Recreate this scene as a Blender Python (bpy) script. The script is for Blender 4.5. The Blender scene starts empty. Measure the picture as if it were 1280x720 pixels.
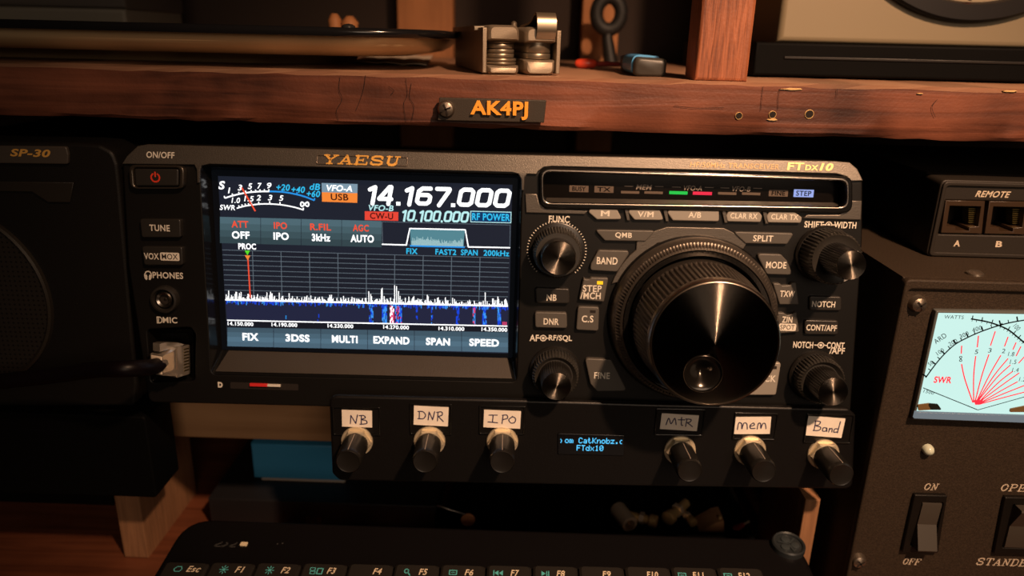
import bpy, bmesh, math, random
from mathutils import Vector, Matrix
from math import radians as R, sin, cos, pi, tan

# ------------------------------------------------------------------ camera, light, exposure
SC = bpy.context.scene
COL = SC.collection
F = 930.0                                   # focal length in pixels of the 1280-wide frame
PITCH, ROLL, YAW = 18.5, 1.4, 0.9
CAM = Vector((0.0, -0.276, 0.236))          # desk top is z = 0, shelf front is y = 0

def cam_axes():
    p, r, y = R(PITCH), R(ROLL), R(YAW)
    rt = Vector((1, 0, 0)); fw = Vector((0, cos(p), -sin(p))); up = rt.cross(fw)
    Z = Matrix.Rotation(y, 3, 'Z')
    rt, fw, up = Z @ rt, Z @ fw, Z @ up
    r2 = rt * cos(r) + up * sin(r); u2 = up * cos(r) - rt * sin(r)
    return r2, u2, fw
RT, UP, FW = cam_axes()
cd = bpy.data.cameras.new('camera'); cam = bpy.data.objects.new('camera', cd); COL.objects.link(cam)
cd.sensor_width = 36; cd.lens = 36 * F / 1280; cd.clip_start = 0.01; cd.clip_end = 20
cd.dof.use_dof = True; cd.dof.focus_distance = 0.262; cd.dof.aperture_fstop = 9.0
m = Matrix((RT, UP, -FW)).transposed().to_4x4(); m.translation = CAM; cam.matrix_world = m
SC.camera = cam
SC.view_settings.view_transform = 'Standard'; SC.view_settings.look = 'None'
SC.view_settings.exposure = 0.0; SC.view_settings.gamma = 1.0; SC.view_settings.use_curve_mapping = False

w = bpy.data.worlds.new('world'); SC.world = w; w.use_nodes = True
w.node_tree.nodes['Background'].inputs[0].default_value = (1.0, 0.62, 0.40, 1)
w.node_tree.nodes['Background'].inputs[1].default_value = 0.006

def spot(name, loc, aim, energy, color, size, blend, radius):
    l = bpy.data.lights.new(name, 'SPOT'); l.energy = energy; l.color = color
    l.spot_size = R(size); l.spot_blend = blend; l.shadow_soft_size = radius
    o = bpy.data.objects.new(name, l); COL.objects.link(o); o.location = loc
    d = Vector(aim) - Vector(loc); o.rotation_euler = d.to_track_quat('-Z', 'Y').to_euler()
    return o
spot('desk_lamp_light', (0.225, -0.42, 0.60), (0.095, 0.0, 0.175), 25.5, (1.0, 0.60, 0.36), 51, 1.0, 0.014)
l = bpy.data.lights.new('fill_light', 'AREA'); l.energy = 3.0; l.size = 0.5; l.color = (1.0, 0.74, 0.54)  # added soft fill to lift the shaded wood below; no such lamp is known
o = bpy.data.objects.new('fill_light', l); COL.objects.link(o); o.location = (0.35, -1.3, 0.55)
o.rotation_euler = (Vector((0, 0, 0.1)) - o.location).to_track_quat('-Z', 'Y').to_euler()

# ------------------------------------------------------------------ helpers
def ray(px, py):
    return RT * ((px - 640) / F) - UP * ((py - 360) / F) + FW

class Frame:
    """A plane standing in the place: u to the right, v up, w out of the face."""
    def __init__(s, origin, tilt=0.0, yaw=0.0):
        t = R(tilt); Z = Matrix.Rotation(R(yaw), 3, 'Z')
        s.U = Z @ Vector((1, 0, 0)); s.V = Z @ Vector((0, sin(t), cos(t))); s.W = Z @ Vector((0, -cos(t), sin(t)))
        s.O = Vector(origin)
    def shift(s, u, v, w_=0):
        s.O = s.O + s.U * u + s.V * v + s.W * w_; return s
    def p3(s, px, py, w_=0.0):
        d = ray(px, py); t = (s.O + s.W * w_ - CAM).dot(s.W) / d.dot(s.W)
        q = CAM + d * t - s.O
        return Vector((q.dot(s.U), q.dot(s.V), w_))
    def p(s, px, py, w_=0.0):
        q = s.p3(px, py, w_); return (q.x, q.y)
    def P(s, pts, w_=0.0): return [s.p(x, y, w_) for x, y in pts]
    def size(s, cx, cy, wpx, hpx, w_=0.0):
        a = s.p(cx - wpx / 2, cy, w_); b = s.p(cx + wpx / 2, cy, w_)
        c = s.p(cx, cy - hpx / 2, w_); d = s.p(cx, cy + hpx / 2, w_)
        return abs(b[0] - a[0]), abs(c[1] - d[1])
    def k(s, px, py, w_=0.0): return s.size(px, py, 2, 2, w_)[0] / 2      # metres in one pixel there
    def local(s, world):
        q = Vector(world) - s.O; return Vector((q.dot(s.U), q.dot(s.V), q.dot(s.W)))
    def matrix(s):
        m = Matrix((s.U, s.V, s.W)).transposed().to_4x4(); m.translation = s.O; return m

def at(px, py, Y):
    d = ray(px, py); return CAM + d * ((Y - CAM.y) / d.y)

def thing(name, label, cat, frame, group=None):
    o = bpy.data.objects.new(name, None); COL.objects.link(o); o.empty_display_size = 0.01
    o.matrix_world = frame.matrix(); o['label'] = label; o['category'] = cat
    if group: o['group'] = group
    return o

def rounded(pts, r, n=5):
    out = []; N = len(pts)
    for i in range(N):
        a, b, c = Vector(pts[i - 1]), Vector(pts[i]), Vector(pts[(i + 1) % N])
        rr = r[i] if isinstance(r, (list, tuple)) else r
        e1, e2 = (a - b), (c - b); l1, l2 = e1.length, e2.length
        if rr <= 0 or l1 < 1e-9 or l2 < 1e-9: out.append(tuple(b)); continue
        e1 /= l1; e2 /= l2
        ang = math.acos(max(-1, min(1, e1.dot(e2))))
        d = min(rr / max(tan(ang / 2), 1e-3), l1 * 0.48, l2 * 0.48)
        p0, p1 = b + e1 * d, b + e2 * d
        for k in range(n + 1):
            t = k / n
            out.append(tuple(p0 * (1 - t) ** 2 + b * 2 * t * (1 - t) + p1 * t * t))
    return out

def rect(cx, cy, a, b): return [(cx - a / 2, cy - b / 2), (cx + a / 2, cy - b / 2), (cx + a / 2, cy + b / 2), (cx - a / 2, cy + b / 2)]

_tc = {}
def text_mesh(s, bold=0.0, shear=0.0, ext=0.0, bev=0.0, spacing=1.0):
    key = (s, bold, shear, ext, bev, spacing)
    if key not in _tc:
        c = bpy.data.curves.new('t', 'FONT'); c.body = s; c.size = 1; c.offset = bold; c.shear = shear
        c.extrude = ext; c.bevel_depth = bev; c.space_character = spacing; c.resolution_u = 4
        o = bpy.data.objects.new('t', c)
        me = bpy.data.meshes.new_from_object(o)
        V = [v.co.copy() for v in me.vertices]; Fc = [tuple(p.vertices) for p in me.polygons]
        bpy.data.objects.remove(o); bpy.data.curves.remove(c); bpy.data.meshes.remove(me)
        _tc[key] = (V, Fc)
    return _tc[key]

class MB:
    """Collects shapes and links them as one mesh object."""
    def __init__(s): s.V = []; s.Fc = []; s.Mi = []; s.mats = []; s.cur = 0
    def mat(s, m):
        if m not in s.mats: s.mats.append(m)
        s.cur = s.mats.index(m); return s
    def add(s, V, Fc, mtx=None):
        b = len(s.V)
        for v in V:
            v = Vector(v); s.V.append(tuple(mtx @ v) if mtx is not None else tuple(v))
        for f in Fc: s.Fc.append([b + i for i in f]); s.Mi.append(s.cur)
        return s
    def flat(s, pts, z=0.0):
        V = [(x, y, z) for x, y in pts]
        a = sum(pts[i - 1][0] * pts[i][1] - pts[i][0] * pts[i - 1][1] for i in range(len(pts)))
        idx = list(range(len(V)))
        return s.add(V, [idx if a > 0 else idx[::-1]])
    def plate(s, pts, z0, z1, bev=0.0, holes=(), res=2):
        c = bpy.data.curves.new('c', 'CURVE'); c.dimensions = '2D'; c.fill_mode = 'BOTH'
        c.extrude = max((z1 - z0) / 2 - bev, 0); c.bevel_depth = bev; c.bevel_resolution = res; c.offset = -bev
        for k, poly in enumerate([pts] + list(holes)):
            a = sum(poly[i - 1][0] * poly[i][1] - poly[i][0] * poly[i - 1][1] for i in range(len(poly)))
            if (a < 0) != (k > 0): poly = poly[::-1]
            sp = c.splines.new('POLY'); sp.points.add(len(poly) - 1)
            for i, q in enumerate(poly): sp.points[i].co = (q[0], q[1], 0, 1)
            sp.use_cyclic_u = True
        o = bpy.data.objects.new('c', c); me = bpy.data.meshes.new_from_object(o)
        V = [v.co + Vector((0, 0, (z0 + z1) / 2)) for v in me.vertices]; Fc = [tuple(p.vertices) for p in me.polygons]
        bpy.data.objects.remove(o); bpy.data.curves.remove(c); bpy.data.meshes.remove(me)
        return s.add(V, Fc)
    def loft(s, rings, cap0=True, cap1=True, closed=True):
        n = len(rings[0]); V = [q for r in rings for q in r]; Fc = []
        for i in range(len(rings) - 1):
            for j in range(n if closed else n - 1):
                k = (j + 1) % n
                Fc.append((i * n + j, i * n + k, (i + 1) * n + k, (i + 1) * n + j))
        if cap0: Fc.append(tuple(range(n))[::-1])
        if cap1: Fc.append(tuple(range((len(rings) - 1) * n, len(rings) * n)))
        return s.add(V, Fc)
    def lathe(s, prof, cx=0, cy=0, seg=48, teeth=0, mtx=None, cap0=False, cap1=True):
        """prof: (radius, z[, tooth depth]) rising along local z about (cx, cy)."""
        n = teeth * 4 if teeth else seg; rings = []
        for q in prof:
            r, z = q[0], q[1]; td = q[2] if len(q) > 2 else 0
            rings.append([(cx + (r - (td if (j % 4) in (2, 3) else 0)) * cos(2 * pi * j / n), cy + (r - (td if (j % 4) in (2, 3) else 0)) * sin(2 * pi * j / n), z) for j in range(n)])
        if mtx is not None: rings = [[tuple(mtx @ Vector(q)) for q in r] for r in rings]
        return s.loft(rings, cap0, cap1)
    def box(s, lo, hi, bev=0.0):
        return s.plate([(lo[0], lo[1]), (hi[0], lo[1]), (hi[0], hi[1]), (lo[0], hi[1])], lo[2], hi[2], bev)
    def disc(s, cx, cy, r, z, seg=24):
        return s.flat([(cx + r * cos(2 * pi * i / seg), cy + r * sin(2 * pi * i / seg)) for i in range(seg)], z)
    def stroke(s, pts, wd, z, closed=False, cap=True):
        pts = [Vector(q) for q in pts]
        seq = list(zip(pts[:-1], pts[1:])) + ([(pts[-1], pts[0])] if closed else [])
        for a, b in seq:
            d = b - a
            if d.length < 1e-9: continue
            d.normalize(); nrm = Vector((-d.y, d.x)) * wd / 2
            s.add([(*(a - nrm), z), (*(b - nrm), z), (*(b + nrm), z), (*(a + nrm), z)], [(0, 1, 2, 3)])
        if cap:
            for q in pts: s.disc(q.x, q.y, wd / 2, z + 2e-6, 10)
        return s
    def text(s, st, c, sz, z, bold=0.0, shear=0.0, rot=0.0, ext=0.0, bev=0.0, spacing=1.07):
        V, Fc = text_mesh(st, bold, shear, ext, bev, spacing)
        x0 = min(v.x for v in V); x1 = max(v.x for v in V); y0 = min(v.y for v in V); y1 = max(v.y for v in V)
        sx = sz[0] / (x1 - x0); sy = sz[1] / (y1 - y0); ca, sa = cos(R(rot)), sin(R(rot)); out = []
        for v in V:
            x = (v.x - (x0 + x1) / 2) * sx; y = (v.y - (y0 + y1) / 2) * sy
            out.append((c[0] + x * ca - y * sa, c[1] + x * sa + y * ca, z + v.z * sy))
        return s.add(out, Fc)
    def tube(s, pts, r, seg=10, caps=True):
        pts = [Vector(q) for q in pts]; rings = []; n = len(pts); prev = None
        for i, q in enumerate(pts):
            t = (pts[min(i + 1, n - 1)] - pts[max(i - 1, 0)]).normalized()
            if prev is None:
                a = t.orthogonal().normalized()
            else:
                a = (prev - t * prev.dot(t)).normalized()
            prev = a; b = t.cross(a); rr = r[i] if isinstance(r, (list, tuple)) else r
            rings.append([tuple(q + (a * cos(2 * pi * j / seg) + b * sin(2 * pi * j / seg)) * rr) for j in range(seg)])
        return s.loft(rings, caps, caps)
    def bend(s, v0, k):
        s.V = [(x, y, z - max(0.0, y - v0) * k) for x, y, z in s.V]; return s
    def build(s, name, m=None, parent=None, smooth=38):
        me = bpy.data.meshes.new(name); me.from_pydata(s.V, [], s.Fc)
        if m is not None and not s.mats: s.mats = [m]
        for q in s.mats: me.materials.append(q)
        if len(s.mats) > 1: me.polygons.foreach_set('material_index', s.Mi)
        bm = bmesh.new(); bm.from_mesh(me)
        bmesh.ops.recalc_face_normals(bm, faces=[f for f in bm.faces]) if False else None
        bm.to_mesh(me); bm.free()
        if smooth:
            me.polygons.foreach_set('use_smooth', [True] * len(me.polygons)); me.set_sharp_from_angle(angle=R(smooth))
        me.update()
        o = bpy.data.objects.new(name, me); COL.objects.link(o)
        if parent is not None: o.parent = parent
        return o

def catmull(pts, n=6):
    pts = [Vector(p) for p in pts]; P = [pts[0]] + pts + [pts[-1]]; out = []
    for i in range(1, len(P) - 2):
        for k in range(n):
            t = k / n; a, b, c, d = P[i - 1], P[i], P[i + 1], P[i + 2]
            out.append(0.5 * ((2 * b) + (c - a) * t + (2 * a - 5 * b + 4 * c - d) * t * t + (3 * b - a - 3 * c + d) * t ** 3))
    return out + [pts[-1]]

# ------------------------------------------------------------------ materials
def lin(c): return tuple(((v / 255) / 12.92 if v / 255 <= 0.04045 else ((v / 255 + 0.055) / 1.055) ** 2.4) for v in c)
def mat(name, col, rough=0.5, metal=0.0, bump=0.0, bscale=4000, vary=0.0, vscale=600, spec=0.5, coat=0.0, groove=None, alpha_t=0.0):
    m = bpy.data.materials.new(name); m.use_nodes = True; nt = m.node_tree; b = nt.nodes['Principled BSDF']
    b.inputs['Base Color'].default_value = (*col, 1); b.inputs['Roughness'].default_value = rough
    b.inputs['Metallic'].default_value = metal; b.inputs['Specular IOR Level'].default_value = spec
    b.inputs['Coat Weight'].default_value = coat
    if alpha_t: b.inputs['Transmission Weight'].default_value = alpha_t
    tc = nt.nodes.new('ShaderNodeTexCoord')
    if bump:
        n = nt.nodes.new('ShaderNodeTexNoise'); n.inputs['Scale'].default_value = bscale; n.inputs['Detail'].default_value = 3
        nt.links.new(tc.outputs['Object'], n.inputs['Vector'])
        bp = nt.nodes.new('ShaderNodeBump'); bp.inputs['Strength'].default_value = bump; bp.inputs['Distance'].default_value = 0.0002
        nt.links.new(n.outputs[0], bp.inputs['Height']); nt.links.new(bp.outputs[0], b.inputs['Normal'])
    if vary:
        n = nt.nodes.new('ShaderNodeTexNoise'); n.inputs['Scale'].default_value = vscale; n.inputs['Detail'].default_value = 5
        nt.links.new(tc.outputs['Object'], n.inputs['Vector'])
        rp = nt.nodes.new('ShaderNodeValToRGB'); rp.color_ramp.elements[0].position = 0.35; rp.color_ramp.elements[1].position = 0.7
        rp.color_ramp.elements[0].color = (*[c * (1 - vary) for c in col], 1); rp.color_ramp.elements[1].color = (*[min(1, c * (1 + vary)) for c in col], 1)
        nt.links.new(n.outputs[0], rp.inputs[0]); nt.links.new(rp.outputs[0], b.inputs['Base Color'])
    if groove:      # fine turned grooves: the normal leans outwards by an amount that changes from ring to ring
        N = nt.nodes.new; L_ = nt.links.new
        mp = N('ShaderNodeVectorMath'); mp.operation = 'MULTIPLY'; mp.inputs[1].default_value = (1, 1, 0); L_(tc.outputs['Object'], mp.inputs[0])
        ln = N('ShaderNodeVectorMath'); ln.operation = 'LENGTH'; L_(mp.outputs[0], ln.inputs[0])
        nm = N('ShaderNodeVectorMath'); nm.operation = 'NORMALIZE'; L_(mp.outputs[0], nm.inputs[0])
        sc = N('ShaderNodeMath'); sc.operation = 'MULTIPLY'; sc.inputs[1].default_value = 40000; L_(ln.outputs['Value'], sc.inputs[0])
        wn = N('ShaderNodeTexWhiteNoise'); wn.noise_dimensions = '1D'; L_(sc.outputs[0], wn.inputs['W'])
        mr = N('ShaderNodeMapRange'); mr.inputs[3].default_value = groove[0]; mr.inputs[4].default_value = groove[1]; L_(wn.outputs['Value'], mr.inputs[0])
        sv = N('ShaderNodeVectorMath'); sv.operation = 'SCALE'; L_(nm.outputs[0], sv.inputs[0]); L_(mr.outputs[0], sv.inputs['Scale'])
        vt = N('ShaderNodeVectorTransform'); vt.vector_type = 'VECTOR'; vt.convert_from = 'OBJECT'; vt.convert_to = 'WORLD'; L_(sv.outputs[0], vt.inputs[0])
        ge = N('ShaderNodeNewGeometry'); ad = N('ShaderNodeVectorMath'); ad.operation = 'ADD'; L_(ge.outputs['Normal'], ad.inputs[0]); L_(vt.outputs[0], ad.inputs[1])
        nn = N('ShaderNodeVectorMath'); nn.operation = 'NORMALIZE'; L_(ad.outputs[0], nn.inputs[0]); L_(nn.outputs[0], b.inputs['Normal'])
    return m
def emit(name, rgb, s=1.0):
    m = bpy.data.materials.new(name); m.use_nodes = True; nt = m.node_tree
    b = nt.nodes['Principled BSDF']; b.inputs['Base Color'].default_value = (0.003, 0.003, 0.004, 1); b.inputs['Roughness'].default_value = 0.25
    b.inputs['Specular IOR Level'].default_value = 0.15
    b.inputs['Emission Color'].default_value = (*lin(rgb), 1); b.inputs['Emission Strength'].default_value = s
    return m
def wood(name, dark, light, axis='X', scale=1.0, rough=0.45, bump=0.6, spec=0.5, mix=0.55, dust=None):
    m = bpy.data.materials.new(name); m.use_nodes = True; nt = m.node_tree; b = nt.nodes['Principled BSDF']
    tc = nt.nodes.new('ShaderNodeTexCoord'); mp = nt.nodes.new('ShaderNodeMapping')
    st = {'X': (6, 110, 110), 'Y': (110, 6, 110), 'Z': (110, 110, 6)}[axis]
    mp.inputs['Scale'].default_value = tuple(v * scale for v in st)
    nt.links.new(tc.outputs['Object'], mp.inputs['Vector'])
    n1 = nt.nodes.new('ShaderNodeTexNoise'); n1.inputs['Scale'].default_value = 1.6; n1.inputs['Detail'].default_value = 8; n1.inputs['Distortion'].default_value = 1.3
    nt.links.new(mp.outputs[0], n1.inputs['Vector'])
    n2 = nt.nodes.new('ShaderNodeTexNoise'); n2.inputs['Scale'].default_value = 900; n2.inputs['Detail'].default_value = 3
    nt.links.new(tc.outputs['Object'], n2.inputs['Vector'])
    n3 = nt.nodes.new('ShaderNodeTexNoise'); n3.inputs['Scale'].default_value = 22; n3.inputs['Detail'].default_value = 4
    nt.links.new(tc.outputs['Object'], n3.inputs['Vector'])
    a = nt.nodes.new('ShaderNodeMath'); a.operation = 'MULTIPLY_ADD'; a.inputs[1].default_value = mix
    nt.links.new(n1.outputs[0], a.inputs[0])
    a2 = nt.nodes.new('ShaderNodeMath'); a2.operation = 'MULTIPLY'; a2.inputs[1].default_value = 1 - mix; nt.links.new(n3.outputs[0], a2.inputs[0])
    nt.links.new(a2.outputs[0], a.inputs[2])
    rp = nt.nodes.new('ShaderNodeValToRGB'); e = rp.color_ramp.elements; e[0].position = 0.36; e[1].position = 0.66
    e[0].color = (*dark, 1); e[1].color = (*light, 1); nt.links.new(a.outputs[0], rp.inputs[0])
    if dust:      # dust lying on the upward faces
        ge = nt.nodes.new('ShaderNodeNewGeometry'); sx = nt.nodes.new('ShaderNodeSeparateXYZ'); nt.links.new(ge.outputs['True Normal'], sx.inputs[0])
        mr = nt.nodes.new('ShaderNodeMapRange'); mr.inputs[1].default_value = .45; mr.inputs[2].default_value = .9; mr.inputs[4].default_value = .7; nt.links.new(sx.outputs[2], mr.inputs[0])
        mx = nt.nodes.new('ShaderNodeMix'); mx.data_type = 'RGBA'; mx.inputs[7].default_value = (*dust, 1); nt.links.new(mr.outputs[0], mx.inputs[0]); nt.links.new(rp.outputs[0], mx.inputs[6]); nt.links.new(mx.outputs[2], b.inputs['Base Color'])
    else: nt.links.new(rp.outputs[0], b.inputs['Base Color'])
    b.inputs['Roughness'].default_value = rough; b.inputs['Specular IOR Level'].default_value = spec
    ad = nt.nodes.new('ShaderNodeMath'); ad.operation = 'MULTIPLY_ADD'; ad.inputs[1].default_value = 0.14
    nt.links.new(n2.outputs[0], ad.inputs[0]); nt.links.new(a.outputs[0], ad.inputs[2])
    bp = nt.nodes.new('ShaderNodeBump'); bp.inputs['Strength'].default_value = bump; bp.inputs['Distance'].default_value = 0.0008
    nt.links.new(ad.outputs[0], bp.inputs['Height']); nt.links.new(bp.outputs[0], b.inputs['Normal'])
    return m

WOOD = wood('stained_wood', (0.036, 0.012, 0.008), (0.26, 0.088, 0.048), 'X', 1.0, 0.42, 0.8, mix=0.42, dust=(0.36, 0.21, 0.13))
WOODV = wood('stained_wood_upright', (0.12, 0.036, 0.018), (0.46, 0.155, 0.07), 'Y', 5)
WOODR = wood('raw_board', (0.36, 0.19, 0.09), (0.50, 0.28, 0.14), 'X', 0.7, 0.7, 0.3, 0.2)
WOODP = wood('raw_post', (0.22, 0.11, 0.055), (0.36, 0.18, 0.09), 'Y', 2.5, 0.75, 0.4, 0.2)
WOODS = wood('back_slat_wood', (0.30, 0.12, 0.045), (0.50, 0.21, 0.08), 'Y', 0.5, 0.6, 0.2, 0.3)
DESK = wood('desk_wood', (0.10, 0.03, 0.014), (0.22, 0.07, 0.032), 'X', 0.8, 0.4, 0.3)
PANEL = mat('radio_black_panel', (0.0055, 0.005, 0.0045), 0.42, bump=0.10, bscale=5000, spec=.28)
TRIM = mat('radio_grey_trim', (0.135, 0.120, 0.104), 0.40, 0.7, bump=0.35, bscale=2600, vary=0.25, vscale=5000)
GLOSSB = mat('gloss_black', (0.006, 0.006, 0.006), 0.16)
SMOKE = mat('smoked_window', (0.005, 0.004, 0.0035), 0.12, spec=.3)
CHROME = mat('dark_chrome_edge', (0.40, 0.36, 0.32), 0.25, 1.0)
BTN = mat('button_dark', (0.020, 0.018, 0.016), 0.36, bump=0.08, bscale=5000)
BTNG = mat('button_grey', (0.080, 0.073, 0.064), 0.5, 0.1, bump=0.15, bscale=4000)
BTNL = mat('button_light_grey', (0.30, 0.275, 0.24), 0.45, 0.2, bump=0.15, bscale=4000)
LEG = mat('legend_white', (0.72, 0.68, 0.60), 0.6)
LEGD = mat('legend_dim', (0.26, 0.22, 0.19), 0.6)
GOLD = mat('gold_lettering', (0.85, 0.46, 0.10), 0.4, 0.2)
KNOB = mat('knob_black', (0.010, 0.009, 0.008), 0.32)
KNOBG = mat('knob_grey_rubber', (0.024, 0.022, 0.019), 0.42, bump=0.2, bscale=4000)
BRUSH = mat('brushed_dark_cap', (0.10, 0.088, 0.075), 0.24, 1.0, groove=(-.8, .8))
DIALF = mat('dial_face_black', (0.030, 0.026, 0.022), 0.13, 1.0, groove=(0.0, .7))
DIALM = mat('dial_ring_metal', (0.15, 0.13, 0.112), 0.38, 0.85, bump=0.1, bscale=5000)
CASE = mat('black_case', (0.0025, 0.0025, 0.0025), 0.6, bump=0.15, bscale=1800, spec=.07)
PRINT3D = mat('printed_black_plastic', (0.005, 0.0045, 0.0045), 0.38, bump=0.2, bscale=1200, spec=.3)
PAPER = mat('label_paper', (0.82, 0.76, 0.68), 0.8, vary=0.04, vscale=300)
INK = mat('blue_black_ink', (0.03, 0.025, 0.09), 0.6)
NUT = mat('brass_nickel_nut', (0.80, 0.70, 0.52), 0.42, 0.7)
AMP = mat('brown_black_powder_coat', (0.033, 0.0225, 0.0145), 0.62, spec=.25, bump=0.7, bscale=1800, vary=0.32, vscale=1900)
REM = mat('remote_case', (0.020, 0.016, 0.0125), 0.5, spec=.35, bump=0.25, bscale=2600)
STEEL = mat('bead_blasted_steel', (0.33, 0.265, 0.195), 0.45, 0.65, bump=0.3, bscale=3500, vary=0.15, vscale=3000)
STEELS = mat('smooth_steel', (0.30, 0.245, 0.18), 0.36, 0.8)
SCREW = mat('dark_screw_metal', (0.30, 0.25, 0.2), 0.35, 0.9, bump=0.3, bscale=2500)
CREAM = mat('pale_lettering', (0.62, 0.52, 0.40), 0.6)
RED = mat('red_print', (0.75, 0.05, 0.05), 0.5)
CLEAR = mat('clear_plastic', (0.80, 0.70, 0.58), 0.12, alpha_t=0.85)

# ------------------------------------------------------------------ setting: back wall, desk
mb = MB(); mb.box((-0.9, 0.265, -0.05), (0.9, 0.30, 0.60)); o = mb.build('wall_back', mat('dark_wall', (0.03, 0.016, 0.010), 0.8))
o['kind'] = 'structure'
fr = Frame((0, 0.05, -0.02))
desk = thing('desk', 'reddish brown wooden desk top under the keyboard, mostly in shadow', 'desk', fr)
mb = MB(); mb.box((-0.6, 0.0, -0.21), (0.6, 0.02, 0.30), 0.002); mb.build('desktop', DESK, desk)

# ------------------------------------------------------------------ wooden rack
zt = at(640, 95.5, 0).z; zb = at(640, 161, 0).z
LS_T, LS_B, LS_Y = 0.0735, 0.0548, 0.030        # lower shelf top, bottom, front
fr = Frame((0, 0.1, 0.0))
rack = thing('wooden_rack', 'rough reddish stained wooden rack with one long shelf above the black radio', 'rack', fr)
def rbox(name, m, x0, x1, y0, y1, z0, z1, bev=0.0008):
    b = MB(); a = fr.local((x0, y1, z0)); c = fr.local((x1, y0, z1)); b.box(a, c, bev); return b.build(name, m, rack)
def rough_board(name, m, x0, x1, y0, y1, z0, z1):
    random.seed(5); b = MB(); n = 90; rings = []
    for i in range(n + 1):
        x = x0 + (x1 - x0) * i / n; j = [random.uniform(-1, 1) for _ in range(8)]
        q = 0.00035
        rings.append([tuple(fr.local(p)) for p in ((x, y1, z0), (x, y0 + 0.0012 + q * j[0], z0 + q * j[1]), (x, y0 + q * j[2] * .5, z0 + 0.0014 + q * j[3]),
              (x, y0 + q * j[4] * .4, (z0 + z1) / 2), (x, y0 + q * j[5] * .5, z1 - 0.0012 + q * j[6]), (x, y0 + 0.0014, z1 + q * 0.3 * j[7]), (x, y1, z1))])
    b.loft(rings); return b.build(name, m, rack)
rough_board('shelf_board', WOOD, -0.34, 0.36, 0.0, 0.235, zb, zt)
lx = at(187, 530, LS_Y).x                          # right face of the left post
rbox('lower_shelf', WOODR, lx + .0002, 0.150, LS_Y, 0.235, LS_B, LS_T)
px0 = at(147, 650, 0.012).x
rbox('post', WOODP, px0, lx, 0.012, 0.066, 0.0, LS_T)
p0 = at(1003, 650, -0.004); p1 = at(1022, 650, -0.004)
rbox('post', WOODP, p0.x, p1.x, -0.004, 0.046, 0.0, LS_B)
a = at(868, 99, 0.0035); b_ = at(934.5, 99, 0.0035)
rbox('post', WOODV, a.x, b_.x, 0.0035, 0.022, zt, 0.40, 0.0012)
for xa, xb in ((497, 566), (727, 773)):
    rbox('back_slat', WOODS, at(xa, 40, 0.24).x, at(xb, 40, 0.24).x, 0.240, 0.256, 0.0, 0.50)
# worn spots, old screw holes in the shelf edge
b = MB(); f0 = Frame((0, 0, zb))
TAN = mat('bare_wood_chip', (0.60, 0.40, 0.17), 0.7); HOLE = mat('screw_hole_dark', (0.01, 0.006, 0.004), 0.9)
def rloc(px, py, w_): return fr.local(f0.O + f0.U * f0.p(px, py)[0] + f0.V * f0.p(px, py)[1] + f0.W * w_)
for px, py, r in ((923, 144.5, 4.2), (965, 143, 4.4), (1011, 142.5, 5.2)):
    c = rloc(px, py, 0); k = 0.00029
    b.mat(TAN).lathe([(r * k * 1.12, c.z - 0.0005), (r * k * 1.12, c.z + 0.0003), (r * k, c.z + 0.0005), (r * k * 0.9, c.z + 0.0003)], c.x + .0001, c.y - .0001, 14, cap1=False)
    b.mat(HOLE).disc(c.x, c.y, r * k * 0.95, c.z + 0.00035); b.build('screw_hole', None, rack); b = MB()
random.seed(3)
for px, py, wd, h in ((990, 111.5, 34, 3.5), (1262, 114, 22, 3), (965, 149.5, 14, 3.5), (1150, 117, 9, 1.6)):
    pts = []
    for i in range(14):
        an = 2 * pi * i / 14; rr = random.uniform(0.6, 1.0)
        q = rloc(px + wd / 2 * cos(an) * rr, py + h / 2 * sin(an) * rr, 0); pts.append((q.x, q.y))
    b = MB(); b.plate(pts, rloc(px, py, 0).z - 0.0006, rloc(px, py, 0).z + 0.0006, 0.0002); b.build('bare_chip', TAN, rack)

CRK = mat('crack_dark', (.012, .005, .004), .9)
random.seed(21)
for pts in ([(426, 96), (424, 112), (428, 124), (421, 138), (424, 150)], [(507, 98), (509, 118), (505, 130), (508, 152)], [(515, 104), (513, 121), (518, 133), (515, 150)], [(458, 94), (455, 108), (452, 122), (446, 137)], [(954, 108), (951, 122), (950, 138)], [(974, 110), (972, 124), (973, 136)], [(1046, 111), (1045, 122)], [(487, 108), (492, 113), (489, 118)], [(843, 132), (870, 135), (905, 134)], [(1170, 124), (1164, 134), (1168, 146)]):
    q = [(rloc(x + random.uniform(-.8, .8), y, 0)) for x, y in pts]; b = MB(); b.stroke([(v.x, v.y) for v in catmull([(v.x, v.y) for v in q], 4)], .00015, q[0].z + .0006); b.build('crack', CRK, rack, 0)
# call-sign plate on the shelf edge
fr = Frame((0, 0, zb)); fr.yaw = 0
c = fr.p(616, 139, 0.0045)
fr.shift(c[0], c[1] - 0.0045, 0)
np_ = thing('name_plate', 'small black plate with orange raised call sign letters screwed to the shelf edge', 'sign', fr)
W0, W1 = 0.0022, 0.0048
b = MB(); pts = rounded(fr.P([(549, 122), (683, 125.5), (680, 153.5), (547, 150.5)], W1), 0.0003)
b.plate(pts, W0, W1, 0.00025); b.build('plate', mat('name_plate_black', (0.035, 0.026, 0.018), 0.5, bump=0.3, bscale=2500), np_)
b = MB(); sx, sy = fr.size(625, 137.5, 72, 23, W1); c = fr.p(624, 137.5, W1)
b.text('AK4PJ', c, (sx, sy), W1 + 0.0005, bold=0.025, ext=0.10, bev=0.01, spacing=1.08)
b.build('lettering', mat('orange_letters', (0.95, 0.40, 0.04), 0.5), np_)
b = MB(); c = fr.p(557.5, 136.5, W1 + 0.001); r = 0.0031
b.mat(SCREW).lathe([(r, W1), (r, W1 + 0.0005), (r * 0.8, W1 + 0.0016), (r * 0.4, W1 + 0.0021), (0.0002, W1 + 0.0022)], c[0], c[1], 24)
b.mat(HOLE)
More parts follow.
